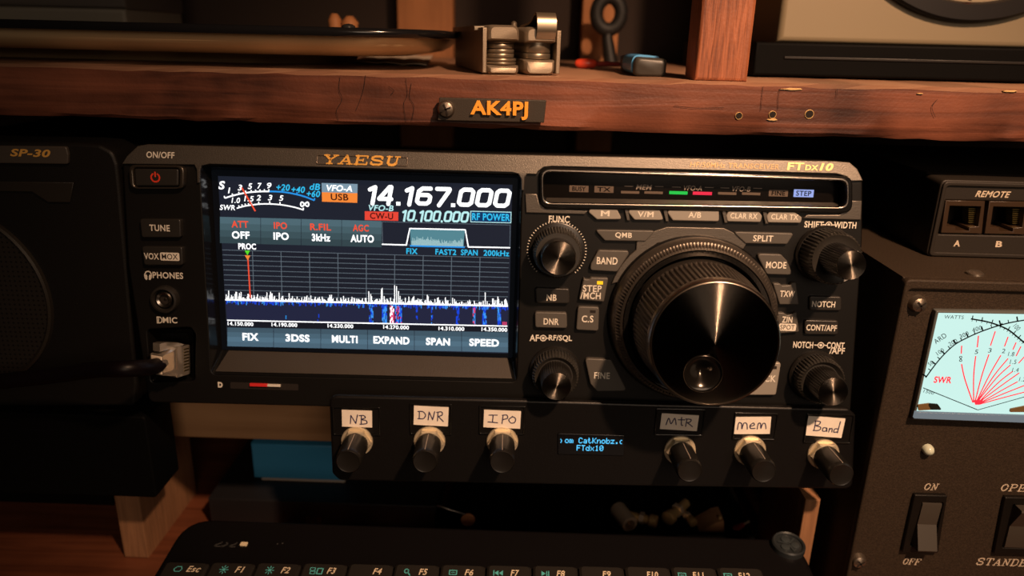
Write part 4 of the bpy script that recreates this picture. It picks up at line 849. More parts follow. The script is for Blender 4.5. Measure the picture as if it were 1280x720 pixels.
b = MB(); mline(E_K, [(1221, 511.5), (1330, 481)], 1.0, MZ + .0006); b.build('needle', None, meter, 0)
# screws, lamp, switches
def ascrew(x, y, rpx, z=.0008):
    b = MB(); c = ap(x, y, z); r = rpx * AF_.k(x, y, z)
    b.mat(SCREW).lathe([(r * 1.1, z - .001), (r, z + .0006), (r * .8, z + .0022), (r * .4, z + .0029), (.0001, z + .0031)], *c, 24)
    b.mat(HOLE)
    for an in (.7, .7 + pi / 2):
        d = Vector((cos(an), sin(an))) * r * .55; b.stroke([(c[0] - d.x, c[1] - d.y), (c[0] + d.x, c[1] + d.y)], r * .2, z + .0032)
    b.build('screw', None, amp)
ascrew(1146, 379, 11); ascrew(1072, 699, 9.5)
b = MB(); c = ap(1157.5, 559.5); k_ = AF_.k(1157, 559); b.mat(mat('unlit_lamp_lens', (.55, .60, .48), .2)).lathe([(7 * k_, .0006), (6.8 * k_, .0022), (5 * k_, .0033), (2 * k_, .0038), (.0001, .0039)], *c, 20); b.build('indicator_lamp', None, amp)
b = MB(); c = AF_.local(at(1251, 338, -0.030)); b.mat(SCREW).lathe([(.0030, 0), (.0029, .0006), (.0018, .0014), (.0001, .0016)], 0, 0, 20, mtx=Matrix.Translation((c.x, AT + .0015, -.0075)) @ Matrix.Rotation(-pi / 2, 4, 'X')); b.build('screw', None, amp)
b = MB(); b.mat(CREAM); lz = .00085
slab(b, 'ON', ap(1164, 608.5, lz), AF_.size(1166, 608, 17, 8.6, lz), lz, .2); slab(b, 'OFF', ap(1140, 702, lz), AF_.size(1141, 702, 22, 8, lz), lz, .2)
slab(b, 'OPERATE', ap(1289, 610.5, lz), AF_.size(1280, 610, 76, 9, lz), lz, .2); slab(b, 'STANDBY', ap(1258, 703, lz), AF_.size(1256, 702, 74, 9, lz), lz, .2)
b.build('panel_lettering', None, amp, 0)
def rocker(pts, up, xs_):
    b = MB(); q = rounded(AF_.P(pts, .0022), .0006); hole = rounded(AF_.P([(pts[0][0] + 10, pts[0][1] + 9), (pts[1][0] - 5, pts[1][1] + 9), (pts[2][0] - 5, pts[2][1] - 8), (pts[3][0] + 10, pts[3][1] - 8)], .0022), .0004)
    b.plate(q, .0006, .0026, .0004, [hole]); sw = b.build('rocker_switch', mat('switch_black', (.006, .005, .004), .4, spec=.3), amp)
    xs2 = [v[0] for v in hole]; ys2 = [v[1] for v in hole]; xa, xb, ya, yb = min(xs2) + .001, max(xs2) - .001, min(ys2), max(ys2); ym = (ya + yb) / 2
    prof = [(ya + .0003, .0010), (ya + .0003, .0062 if up else .0026), (ya + .001, .0066 if up else .0028), (ym, .0024), (yb - .001, .0028 if up else .0066), (yb - .0003, .0026 if up else .0062), (yb - .0003, .0010)]
    b = MB(); b.loft([[(xa, y, z) for y, z in prof], [(xb, y, z) for y, z in prof]]); b.build('rocker', mat('rocker_grey', (.050, .043, .035), .35), sw, 25)
rocker([(1143, 618), (1184, 619), (1172, 691), (1127, 690)], True, 0); rocker([(1256, 621), (1301, 622), (1290, 693), (1242, 692)], False, 0)

# remote socket box on the amplifier
RZ = AF_.O.z + AT + .0015
dloc = at(1156, 319, 0); dd = ray(1200, 321); t = (RZ - CAM.z) / dd.z; ry = (CAM + dd * t).y
GF = Frame((0, ry, RZ)); x0_ = GF.p(1157, 318)[0]; GF.shift(x0_, 0); gt = GF.p(1178, 226)[1]
rem = thing('remote_box', 'small dark brown box with two network sockets on top of the amplifier', 'socket box', GF)
GW = .10
b = MB(); b.box((.0012, 0, -.10), (GW, gt + .001, -.0125), .0015); b.build('case', REM, rem)
b = MB(); ho = rounded(GF.P([(1181, 250), (1287, 252), (1283, 294.5), (1172, 292)], .0), .0003)
b.plate(rounded([(0, 0), (GW, 0), (GW, gt + .0006), (0, gt + .0006)], .0022), -.0130, .0006, .0006, [ho]); b.build('front_panel', REM, rem)
b = MB(); b.plate(rounded([(.0005, .0004), (GW - .0005, .0004), (GW - .0005, gt), (.0005, gt)], .002), .0004, .0016, .0004, [rounded([(.0018, .002), (GW - .002, .002), (GW - .002, gt - .0016), (.0018, gt - .0016)], .0014)]); b.build('panel_rim', REM, rem)
SB = mat('socket_brown_plastic', (.040, .024, .014), .3); CON = mat('socket_gold_contacts', (.55, .42, .15), .3, 1.0); GRN = emit('green_glow', (40, 120, 30), .6)
for i, (xa, xb) in enumerate(((1176, 1229), (1230.5, 1284), (1285.5, 1338))):
    if i == 2: continue
    o_ = GF.P([(xa + 6, 250.5 + i), (xb + 2, 251.5 + i), (xb - 2, 292 + i), (xa, 291 + i)], .0008); ins = GF.P([(xa + 11, 257 + i), (xb - 3, 258 + i), (xb - 6.5, 283 + i), (xb - 18, 284 + i), (xb - 18, 288.5 + i), (xa + 18, 288 + i), (xa + 18, 283.5 + i), (xa + 7, 283 + i)], .0008)
    b = MB(); b.mat(SB).plate(o_, -.012, .0010, .0002, [ins]); b.mat(HOLE).flat(o_, -.0119); sk = b.build('network_socket', None, rem)
    b = MB()
    for j in range(8):
        y0, y1 = 261 + j * 2.5 + i, 261.9 + j * 2.5 + i; q0 = GF.p(xb - 4, y0, -.001); q1 = GF.p(xb - 17, y1, -.001); b.box((q1[0], q1[1], -.006), (q0[0], q0[1], -.0018))
    b.build('contacts', CON, sk, 0)
    b = MB(); c = GF.p((xa + xb) / 2 - 3, 288.5 + i, -.003); b.box((c[0] - .0017, c[1] - .0004, -.004), (c[0] + .0017, c[1] + .0004, -.003)); b.build('link_light', GRN, sk, 0)
b = MB(); b.mat(CREAM)
b.text('REMOTE', GF.p(1242, 243, .001), GF.size(1242, 243, 44, 8, .001), .00065, bold=.02, shear=.3)
b.text('A', GF.p(1197, 304.5, .001), GF.size(1197, 304, 8, 7.6, .001), .00065, bold=.03); b.text('B', GF.p(1249.5, 305.5, .001), GF.size(1250, 305, 8, 7.6, .001), .00065, bold=.03)
b.build('panel_lettering', None, rem, 0)

# ------------------------------------------------------------------ keyboard
KF = Frame((0, -0.006, at(620, 656, -0.006).z), 83.0, 0.0)
kz = KF.O.z
KF0 = KF
kb = thing('keyboard', 'black computer keyboard with function keys in front of the wooden rack', 'keyboard', KF)
def kp(x, y, w_=0): return KF.p(x, y, w_)
a = kp(640, 656); bl = kp(206, 694); x0k, x1k = bl[0], kp(1006, 690)[0]; ytop = kp(500, 656)[1]
b = MB(); b.plate(rounded([(x0k, -.13), (x1k, -.13), (x1k, ytop), (x0k, ytop)], [.008, .008, .013, .013], 8), -.016, 0, .002); b.build('body', mat('keyboard_black', (.004, .0035, .004), .42, spec=.3, bump=.2, bscale=2500), kb)
for x in (x0k + .03, x1k - .05): b = MB(); b.add([(x, ytop - .03, -.0158), (x + .02, ytop - .03, -.0158), (x + .02, ytop - .022, -.0158), (x, ytop - .022, -.0158), (x, ytop - .026, -.0158 - (kz - .018)), (x + .02, ytop - .026, -.0158 - (kz - .018)), (x + .02, ytop - .018, -.0158 - (kz - .018)), (x, ytop - .018, -.0158 - (kz - .018))], [(0, 1, 5, 4), (1, 2, 6, 5), (2, 3, 7, 6), (3, 0, 4, 7), (4, 5, 6, 7), (3, 2, 1, 0)]); b.build('tilt_foot', CASE, kb, 0)
KEY = mat('key_black', (.016, .014, .012), .5, bump=.15, bscale=3000); KT = mat('key_icon_teal', (.10, .50, .52), .5); KW = mat('key_letter_cream', (.80, .68, .50), .5)
names = ['Esc', 'F1', 'F2', 'F3', 'F4', 'F5', 'F6', 'F7', 'F8', 'F9', 'F10', 'F11', 'F12']
KH = .0035; xl = 207.0
def key(x0, x1, y0, dy, s=None, icon=None):
    a, c = kp(x0 + 1.2, y0, KH), kp(x1 - 1.2, y0, KH); top = a[1]; bot = top - dy
    b = MB(); lo = rounded(rect((a[0] + c[0]) / 2, (top + bot) / 2, c[0] - a[0], top - bot), .0012); hi = rounded(rect((a[0] + c[0]) / 2, (top + bot) / 2, (c[0] - a[0]) * .90, (top - bot) * .9), .0014)
    b.mat(KEY).loft([[(x, y, .0002) for x, y in lo], [(x, y, KH - .0008) for x, y in lo], [(x, y, KH) for x, y in hi]])
    if s:
        cy = 711.3 + (x0 - 207) * .0125
        b.mat(KW).text(s, kp(x0 + 35.5, cy, KH), KF.size(x0 + 35, cy, 17 if s == 'Esc' else (8 + 4 * (len(s) - 2) + 2.5), 7.6, KH), KH + 3e-5, bold=.015, shear=.2)
        b.mat(KT); c0 = kp(x0 + 15.5, cy, KH); kk = KF.k(x0 + 15, cy, KH)
        def st(pts, wd=1.1, cl=False): b.stroke([(c0[0] + u * kk, c0[1] + v * kk * 1.25) for u, v in pts], wd * kk, KH + 4e-5, closed=cl)
        if icon == 'home': st([(-5, 0), (-2, 3.2), (3, 3.2), (5, 0), (3, -3), (-3, -3)], 1.2, True)
        if icon == 'sun':
            b.disc(c0[0], c0[1], 2.2 * kk, KH + 4e-5)
            for i in range(8): an = i * pi / 4; st([(3 * cos(an), 3 * sin(an)), (5.2 * cos(an), 5.2 * sin(an))], 1.1)
        if icon == 'win': st(rect(-4, 2, 6, 3.4), 1, True); st(rect(-3, -2.6, 6, 3.2), 1, True); st(rect(5.5, -.4, 6.5, 7), 1.4, True)
        if icon == 'find': st([(2.6 * cos(t) - 1, 2.6 * sin(t) + 1) for t in [2 * pi * i / 14 for i in range(15)]], 1.3); st([(1, -1), (4, -4)], 1.5)
        if icon == 'box': st(rect(0, 0, 9, 5.5), 1.2, True); st([(-2, 0), (2, 0)], 1)
        if icon == 'prev':
            for dx in (-3, 2.5): b.flat([(c0[0] + (dx - 2.5) * kk, c0[1]), (c0[0] + (dx + 2.5) * kk, c0[1] + 4 * kk), (c0[0] + (dx + 2.5) * kk, c0[1] - 4 * kk)], KH + 4e-5)
            st([(-6.3, -3), (-6.3, 3)], 1.2)
        if icon == 'play':
            b.flat([(c0[0] + 1 * kk, c0[1]), (c0[0] - 4 * kk, c0[1] + 4 * kk), (c0[0] - 4 * kk, c0[1] - 4 * kk)], KH + 4e-5); st([(2.6, -3), (2.6, 3)], 1.2); st([(5, -3), (5, 3)], 1.2)
    b.build('key', None, kb, 20)
icons = ['home', 'sun', 'sun', 'win', None, 'find', 'box', 'prev', 'play', None, None, 'box', 'box']
for i in range(13):
    x0 = xl + 57.3 * i; key(x0, x0 + 57.3, 701.3 + .010 * (x0 - 207), .0115, names[i], icons[i])
for r_ in range(4):
    a0 = kp(240, 702, KH)[1] - .0135 - r_ * .0185
    for i in range(14):
        xa = x0k + .006 + i * (x1k - x0k - .012) / 14; xb = xa + (x1k - x0k - .012) / 14 - .001
        b = MB(); lo = rounded(rect((xa + xb) / 2, a0 - .0085, xb - xa, .0172), .0012); hi = rounded(rect((xa + xb) / 2, a0 - .0085, (xb - xa) * .86, .0148), .0014)
        b.loft([[(x, y, .0002) for x, y in lo], [(x, y, KH - .0008) for x, y in lo], [(x, y, KH) for x, y in hi]])
        if r_ < 1: b.build('key', KEY, kb, 20)
b = MB(); c = kp(985, 683, .0006); k_ = KF.k(985, 683)
b.mat(mat('wheel_rim', (.030, .036, .040), .35, .3)).lathe([(20 * k_, 0), (20 * k_, .0022), (18.5 * k_, .0028), (16.5 * k_, .0024), (16 * k_, .0016)], 0, 0, 36, cap1=True)
b.mat(mat('wheel_petal', (.04, .05, .055), .4, .2))
for i in range(3):
    an = pi / 2 + i * 2 * pi / 3 + .25; d = Vector((cos(an), sin(an))); q = d * 7.5 * k_; b.lathe([(5.5 * k_, .0016), (5.2 * k_, .0022), (3.2 * k_, .0024)], q.x, q.y, 18); b.stroke([(0, 0), (-d * 12 * k_)], 2.2 * k_, .00215)
o = b.build('volume_wheel', None, kb); o.location = (*c, 0)
b = MB(); c = kp(305, 680.5); b.plate(rounded(rect(*c, *KF.size(305, 680, 9, 4.5)), .0005), -.0002, .0004); b.build('status_light', mat('pale_light_lens', (.85, .72, .5), .4), kb)
b = MB(); random.seed(2); b.mat(mat('faint_print', (.05, .05, .05), .4))
c = kp(285, 680); k_ = KF.k(285, 680)
for dx in (-12, -4, 7): b.stroke([(c[0] + (dx + 3.5 * sin(2.3 * t + dx)) * k_, c[1] + 4.5 * cos(t + dx) * k_) for t in [.3 + 2.6 * i / 12 for i in range(13)]], 2.0 * k_, 3e-5)
for dx in (62, 68): b.disc(c[0] + dx * k_, c[1] + 3 * k_ + (dx - 62) * .2 * k_, 1.1 * k_, 3e-5)
b.build('printed_mark', None, kb, 0)

# ------------------------------------------------------------------ microphone cable and plug
MF = Frame(RF.O + RF.V * RF.p(214, 448, .004)[1] + RF.U * RF.p(214, 448, .004)[0] + RF.W * .004, 6.5, 0.0)
cab = thing('microphone_cable', 'dark cable with clear plastic plug pushed into the radio front', 'cable', MF)
def mq(px, py, w_): v = MF.p3(px, py, w_); return (v.x, v.y, v.z)
# plug: long axis leaves the socket to the left and outwards
A = Vector(mq(228, 447, -.006)); B = Vector(mq(196, 456, .006)); ax = (B - A).normalized(); upv = Vector((0, 1, 0)); upv = (upv - ax * upv.dot(ax)).normalized(); sd = ax.cross(upv)
def pq(t, s_, u): return tuple(A + ax * t + sd * s_ + upv * u)
Ln = (B - A).length
b = MB(); hw, hh = .0040, .0058
b.loft([[pq(t, -hw * f1, -hh * f2), pq(t, hw * f1, -hh * f2), pq(t, hw * f1, hh * f2), pq(t, -hw * f1, hh * f2)] for t, f1, f2 in ((0, .9, .95), (.001, 1, 1), (Ln * .55, 1, 1), (Ln * .62, .92, .85), (Ln, .75, .65))]); b.build('clear_plug', CLEAR, cab, 20)
b = MB()
for j in range(8):
    u = -.0042 + j * .0012; b.loft([[pq(.0008, -.0041, u), pq(.0008, -.0041, u + .0005), pq(.0035, -.0041, u + .0005), pq(.0035, -.0041, u)], [pq(.0008, -.0030, u), pq(.0008, -.0030, u + .0005), pq(.0035, -.0030, u + .0005), pq(.0035, -.0030, u)]])
    b.loft([[pq(.0008, .0030, u), pq(.0008, .0030, u + .0005), pq(.0035, .0030, u + .0005), pq(.0035, .0030, u)], [pq(.0008, .0041, u), pq(.0008, .0041, u + .0005), pq(.0035, .0041, u + .0005), pq(.0035, .0041, u)]])
b.build('contacts', CON, cab, 0)
b = MB(); b.loft([[pq(t, -.0016, hh * .9), pq(t, .0016, hh * .9), pq(t, .0016, hh * .9 + h), pq(t, -.0016, hh * .9 + h)] for t, h in ((.001, .0006), (.004, .0018), (Ln * .8, .0030), (Ln, .0030))]); b.build('latch', CLEAR, cab, 20)
b = MB(); b.loft([[pq(t, -.0026 * f1, -.0036 * f1), pq(t, .0026 * f1, -.0036 * f1), pq(t, .0026 * f1, .0036 * f1), pq(t, -.0026 * f1, .0036 * f1)] for t, f1 in ((Ln * .38, .9), (Ln * .5, 1), (Ln * .98, 1), (Ln * 1.02, .9))]); b.build('white_sleeve', mat('sleeve_white', (.75, .64, .50), .6), cab, 20)
b = MB(); pts = [tuple(A + ax * Ln * .75), mq(193, 458, .008), mq(175, 460, .016), mq(150, 461, .020), mq(120, 462, .016), mq(60, 470, .010), mq(-30, 480, .006)]
b.tube(catmull(pts, 8), .0030, 14); b.build('cord', mat('cord_plum_black', (.004, .002, .003), .4, spec=.25), cab, 60)

# ------------------------------------------------------------------ things on the upper shelf
# multi-tool, folded, end on
TF = Frame((at(651, 95, 0.010).x, 0.0105, zt), 0.0, 12.0)
mt = thing('multitool', 'folded steel multitool with a pocket clip standing at the shelf edge', 'multitool', TF)
kT = TF.k(650, 70)
def tx(px): return TF.p(px, 70)[0]
def ty(py): return TF.p(650, py)[1]
def capsule(b, cx, y0, y1, hw, z0, z1, rtop, rbot, bev=.001):
    b.plate(rounded([(cx - hw, y0), (cx + hw, y0), (cx + hw, y1), (cx - hw, y1)], [rbot, rbot, rtop, rtop], 8), z0, z1, bev)
LX, RX = tx(629.5), tx(675.5); H = 21.5 * kT
Yb = 0.0; TH = ty(31.5)
for cx, side in ((LX, -1), (RX, 1)):
    top = TH if side < 0 else TH - .0004
    b = MB(); hw = 20.5 * kT
    # rounded end bosses, bottom and top
    for (y0, y1, rb, rt_) in ((Yb, .0034 if side < 0 else .0056, .0032, .0004), (top - .0056, top, .0004, .0036)):
        def ring(z, ins, y0=y0, y1=y1, rb=rb, rt_=rt_): return [(x, y, z) for x, y in rounded([(cx - hw + ins, y0 + ins * .6), (cx + hw - ins, y0 + ins * .6), (cx + hw - ins, y1 - ins * .6), (cx - hw + ins, y1 - ins * .6)], [min(rb, (y1 - y0) * .9)] * 2 + [min(rt_, (y1 - y0) * .9)] * 2, 8)]
        b.loft([ring(-.085, .0), ring(-.0035, .0), ring(-.0012, .0004), ring(0, .0014)])
    b.build('handle', STEEL, mt, 50)
    b = MB(); xo = cx + side * hw
    b.box((min(xo, xo + side * .0016), .0006, -.088), (max(xo, xo + side * .0016), top - .001, -.0005), .0004); b.build('side_plate', STEEL, mt, 30)
    b = MB(); lays = [(.0036, .0045, 1.0), (.0047, .0058, 1.0), (.0060, .0075, .86), (.0077, .0090, .86), (.0093, .0110, .84), (.0113, top - .0058, .86)] if side < 0 else [(.0058, .0078, .90), (.0080, .0128, .88), (.0130, top - .0058, .98)]
    for y0, y1, f_ in lays:
        n_ = 28; hwz = hw * f_ * .98
        rings = []
        for yy, ff in ((y0, .97), (y0 + .0002, 1), (y1 - .0002, 1), (y1, .97)):
            rings.append([(cx + hwz * ff * cos(t), yy, -.0076 + hwz * ff * sin(t)) for t in [pi * i / n_ for i in range(n_ + 1)]] + [(cx - hwz * ff, yy, -.080), (cx + hwz * ff, yy, -.080)])
        b.loft(rings)
    b.build('pivot_layers', STEELS, mt, 50)
b = MB(); xc = tx(681); ytop_ = ty(14.5)
path = [(-.030, TH + .0004), (-.012, TH + .0016), (-.004, ytop_ - .0006), (-.0012, ytop_), (.0010, ytop_ - .0014), (.0020, ytop_ - .0038), (.0020, ty(38)), (.0008, ty(45))]
pp = catmull([(0, y, z) for z, y in path], 5); hw = 12 * kT
b.loft([[(xc - hw, v.y, v.z), (xc + hw, v.y, v.z), (xc + hw, v.y - .0009, v.z - .0006), (xc - hw, v.y - .0009, v.z - .0006)] for v in pp]); b.build('pocket_clip', STEELS, mt, 40)
b = MB(); b.box((tx(598), TH - .0022, -.085), (tx(640), TH - .0004, -.012), .0004); b.build('blade', STEELS, mt, 30)
b = MB(); b.lathe([(.0011, 0), (.0011, .0016), (.0004, .0022)], 0, 0, 14, mtx=Matrix.Translation((tx(648), TH - .0006, -.010)) @ Matrix.Rotation(-pi / 2, 4, 'X')); b.build('lanyard_stud', STEELS, mt)

# tray at the left
YF = .004; TRZ = zt
c0 = at(428, 74, .012)
fr = Frame((c0.x - .15, YF, zt)); 
tr = thing('shallow_tray', 'long glossy taupe tray with black rim lying on the shelf at the left', 'tray', fr)
rt_t = fr.local(at(430, 34, YF)).y; rt_b = fr.local(at(430, 46.5, YF)).y
def rr(x0, x1, z0, z1, r, y): return [(x, y, z) for x, z in rounded([(x0, z1), (x1, z1), (x1, z0), (x0, z0)], r, 8)]
XR = .186; XL = -.12
b = MB(); b.loft([rr(XL, XR - .020 + ins, -.14, -.020 + ins, .034, y) for ins, y in ((-.034, .0002), (-.032, rt_b * .36), (.003, rt_b * .42), (.0105, rt_b * .52), (.0140, rt_b * .68), (.0158, rt_b * .82), (.0165, rt_b + .0002))], True, True); b.build('tray_body', mat('tray_taupe_gloss', (.64, .50, .29), .34, .45), tr, 60)
b = MB(); b.loft([rr(XL, XR - .020 + ins, -.14, -.020 + ins, .040, y) for ins, y in ((.0165, rt_b), (.0200, rt_b + .0003), (.0206, (rt_b + rt_t) / 2), (.0200, rt_t - .0003), (.0185, rt_t)) ] , True, True); b.build('rim', mat('tray_rim_black', (.008, .008, .009), .18), tr, 60)
q = fr.local(at(432, 34.5, YF - .0005)); b = MB(); b.lathe([(.0026, rt_t - .0004), (.0024, rt_t + .0005), (.0014, rt_t + .0011), (.0001, rt_t + .0013)], 0, 0, 20, mtx=Matrix.Translation((q.x, 0, -.004)) @ Matrix.Rotation(-pi / 2, 4, 'X')); b.build('rim_stud', mat('stud', (.02, .02, .02), .15), tr)
# paper slip under the tray
fr = Frame((at(500, 80, .035).x, .035, zt)); pap = thing('paper_slip', 'creased cream paper slip lying on the shelf beside the black rimmed tray', 'paper', fr)
b = MB(); cs = [at(455, 84, 0)]; gx = [fr.local((CAM + ray(x, y) * ((zt - CAM.z) / ray(x, y).z))) for x, y in ((436, 79), (533, 83.5), (541, 71.5), (470, 70))]
n_ = 10; rows = []
for j in range(3):
    rows.append([])
    for i in range(n_ + 1):
        u = i / n_; v_ = j / 2; a1 = gx[0].lerp(gx[1], u); a2 = gx[3].lerp(gx[2], u); p_ = a1.lerp(a2, v_); rows[-1].append((p_.x, .0006 + .0007 * abs(sin(u * 9 + v_ * 2)) , p_.z))
for j in range(2):
    b.loft([rows[j], rows[j + 1]], False, False, closed=False)
for j in range(2): b.loft([[(x, y - .0003, z) for x, y, z in rows[j + 1]], [(x, y - .0003, z) for x, y, z in rows[j]]], False, False, closed=False)
b.loft([[(x, y - .0003, z) for x, y, z in rows[0]], rows[0]], False, False, closed=False)
b.build('sheet', mat('cream_paper', (.78, .66, .52), .8), pap, 60)
# grey box at the back left
fr = Frame((at(60, 20, .150).x, .150, zt)); gb = thing('storage_box', 'dull grey box standing on the shelf behind the black rimmed tray', 'box', fr)
xr = fr.local(at(156, 10, .150)).x; b = MB(); b.box((-.10, 0, -.07), (xr, fr.local(at(80, 9, .150)).y, 0), .002); b.build('box_body', mat('dull_grey', (.16, .145, .115), .6), gb)
b = MB(); b.box((-.101, fr.local(at(80, 9, .150)).y, -.071), (xr + .001, .09, .001), .002); b.build('lid', mat('dull_brown_grey', (.07, .06, .052), .6), gb)
# two small pegs behind the tray
for i, (px, lab) in enumerate(((421, 'small tan wooden peg leaning left behind the black tray rim'), (438, 'fatter tan wooden peg leaning right behind the black tray rim'))):
    fr = Frame((at(px, 60, .12).x, .12, zt)); pg = thing('wooden_peg', lab, 'peg', fr, None); tp = fr.local(at(px - 3 + i * 2, 17 if i == 0 else 20, .12))
    b = MB(); b.tube([(0, .0, 0), (tp.x * .5, tp.y * .5, 0), (tp.x, tp.y - .003, 0), (tp.x, tp.y, 0)], [.002, .003, .0034 + i * .001, .0016], 12); b.build('shank', WOODS, pg, 60)
    b = MB(); b.lathe([(.0036, -.001), (.0036, .001)], 0, 0, 16, mtx=Matrix.Translation((0, .008, 0)) @ Matrix.Rotation(pi / 2, 4, 'X'), cap0=True); b.build('collar', WOODS, pg)
# ring handled tool at the back
fr = Frame((at(761, 60, .205).x, .205, zt)); rg = thing('ring_tool', 'black ring handled tool standing before the back slat of the shelf', 'tool', fr)
c = fr.local(at(761, 17, .205)); kk = fr.k(761, 17); b = MB()
b.tube([(c.x + 15.5 * kk * cos(t), c.y + 19 * kk * sin(t), 0) for t in [2 * pi * i / 32 for i in range(33)]], 8.5 * kk, 12); b.build('ring_handle', mat('black_rubber', (.008, .008, .008), .6), rg, 60)
b = MB(); b.tube([(c.x, c.y - 20 * kk, 0), (c.x, c.y * .5, 0), (c.x + .003, 0, 0)], [.003, .0035, .0045], 12); b.build('shank', mat('black_shank', (.008, .008, .008), .5), rg, 60)
# red handled screwdriver and blue banded black gadget
def onshelf(px, py): d = ray(px, py); return CAM + d * ((zt - CAM.z) / d.z)
p0 = onshelf(733, 86); fr = Frame((p0.x, p0.y, zt)); sdv = thing('screwdriver', 'red handled screwdriver lying on the shelf behind the blue edged gadget', 'screwdriver', fr)
kk = fr.k(733, 80); b = MB(); b.tube([(-15 * kk, .0022, 0), (-13 * kk, .0024, 0), (-8 * kk, .0024, 0), (0, .0024, .0), (9 * kk, .0024, 0), (12 * kk, .0024, 0)], [.0004, .0016, .0022, .0024, .0021, .0012], 16); b.build('handle', mat('red_plastic', (.75, .07, .03), .3), sdv, 60)
b = MB(); b.tube([(12 * kk, .0024, 0), (26 * kk, .0024, -.002), (46 * kk, .0022, -.004)], [.0012, .0012, .0010], 12); b.build('shaft', mat('dark_red_shaft', (.35, .05, .04), .35), sdv, 60)
p0 = onshelf(812, 96); fr = Frame((p0.x, p0.y, zt), 0, 0); gd = thing('pocket_gadget', 'black rounded gadget with a bright blue edge band lying on the shelf', 'gadget', fr)
kk = fr.k(812, 85); b = MB()
def gring(z, ins): return [(x, y, z) for x, y in rounded([(-20 * kk + ins, ins), (21 * kk - ins, ins), (21 * kk - ins, 22 * kk - ins), (-20 * kk + ins, 24 * kk - ins)], .0018, 6)]
b.loft([gring(-.045, 0), gring(-.002, 0), gring(-.0006, .0003), gring(0, .0012)]); b.build('body', mat('gadget_black', (.045, .042, .036), .4), gd, 50)
b = MB(); bp = [(-22 * kk, .002, -.004), (-22.5 * kk, 14 * kk, -.004), (-20 * kk, 23 * kk, -.004), (-12 * kk, 26 * kk, -.005), (12 * kk, 24.5 * kk, -.006)]
pp = catmull(bp, 6); b.loft([[(v.x, v.y, v.z), (v.x, v.y, v.z - .03), (v.x * 1.0 + .0008, v.y - .0010, v.z - .03), (v.x + .0008, v.y - .0010, v.z)] for v in pp]); b.build('blue_band', mat('bright_blue_plastic', (.06, .30, .62), .35), gd, 50)
b = MB(); b.box((-20 * kk, 8 * kk, -.050), (-14 * kk, 22 * kk, -.0455), .001); b.build('back_loop', mat('blue_dark', (.03, .14, .32), .4), gd)

# beige instrument with a round face, standing on black gear at the right
fr = Frame((at(1110, 100, .045).x, .045, zt)); be = thing('black_gear_case', 'flat black equipment case on the right end of the shelf under the beige clock', 'equipment case', fr)
xl_ = fr.local(at(941, 90, .045)).x; yt = fr.local(at(1100, 56, .045)).y
b = MB(); b.box((xl_, .0008, -.15), (xl_ + .26, yt, 0), .001); b.build('case', CASE, be)
b = MB(); y0 = fr.local(at(1100, 74, .045)).y; b.box((xl_ + .012, y0 - .0007, -.001), (xl_ + .25, y0 + .0003, .0006), .0002); b.build('front_seam', mat('seam', (.008, .007, .006), .4), be)
BY = .085; fr = Frame((at(1110, 50, BY).x, BY, zt + yt + .0003)); ck = thing('clock', 'beige boxed clock with dark round rim and red hand above the black case', 'clock', fr)
xa = fr.local(at(976, 20, BY)).x; b = MB(); b.box((xa, .0, -.06), (xa + .20, .16, 0), .0025); b.build('housing', mat('beige_paint', (.27, .215, .135), .5, bump=.1, bscale=1500), ck)
kk = fr.k(1212, 20); c = fr.local(at(1212, 27, BY - .004)); c.y += 195 * kk
b = MB(); b.lathe([(196 * kk, 0), (196 * kk, .003), (193 * kk, .0042), (175 * kk, .0044), (172 * kk, .003), (172 * kk, .0006)], 0, 0, 96, cap1=False); o = b.build('bezel_ring', mat('clock_rim', (.012, .010, .010), .4), ck, 40); o.location = (c.x, c.y, 0)
b = MB(); b.lathe([(173 * kk, .0002), (173 * kk, .0008)], 0, 0, 64); o = b.build('clock_face', mat('clock_cream', (.30, .245, .16), .6), ck); o.location = (c.x, c.y, 0)
b = MB(); b.plate([(-1.5 * kk, 20 * kk), (1.5 * kk, 20 * kk), (2.2 * kk, -168 * kk), (-2.2 * kk, -168 * kk)], .0014, .0020); o = b.build('second_hand', mat('red_hand', (.80, .12, .05), .4), ck); o.location = (c.x, c.y, 0)

# ------------------------------------------------------------------ small things under the radio
fr = Frame((at(410, 668, .037).x, .037, 0.0)); dc = thing('drive_carton', 'black cardboard drive carton lying upside down on the desk behind the keyboard', 'carton', fr)
xa, xb, yt = fr.local(at(262, 640, .037)).x, fr.local(at(545, 640, .037)).x, fr.local(at(400, 628, .037)).y
b = MB(); b.box((xa, 0, -.07), (xb, yt, 0), .0006); b.build('carton_body', mat('carton_black', (.010, .010, .012), .5), dc)
b = MB(); c = fr.local(at(448, 650.5, .037)); b.mat(mat('carton_grey_print', (.045, .042, .042), .6)).text('SAMSUNG SSD', (c.x, c.y), fr.size(448, 650, 84, 8), 4e-5, rot=180); c = fr.local(at(392, 650.2, .037)); b.mat(mat('carton_orange_print', (.14, .065, .04), .6)).text('870', (c.x, c.y), fr.size(392, 650, 20, 9), 4e-5, rot=180, bold=.03)
c = fr.local(at(369, 650, .037)); b.mat(mat('carton_dim_print', (.04, .03, .03), .6)).text('EVO', (c.x, c.y), fr.size(369, 650, 22, 8), 4e-5, rot=180); b.build('print', None, dc, 0)
BLY = .055; fr = Frame((at(365, 600, BLY).x, BLY, yt + .0002)); bb = thing('blue_box', 'small bright blue box on the black carton under the radio shelf', 'box', fr)
xa, xb, y2 = fr.local(at(316, 580, BLY)).x, fr.local(at(430, 580, BLY)).x, fr.local(at(365, 556, BLY)).y
b = MB(); b.box((xa, 0.0008, -.03), (xb, min(y2, LS_B - yt - .0015), 0), .0006); b.build('box_body', mat('blue_card', (.04, .26, .50), .5), bb)
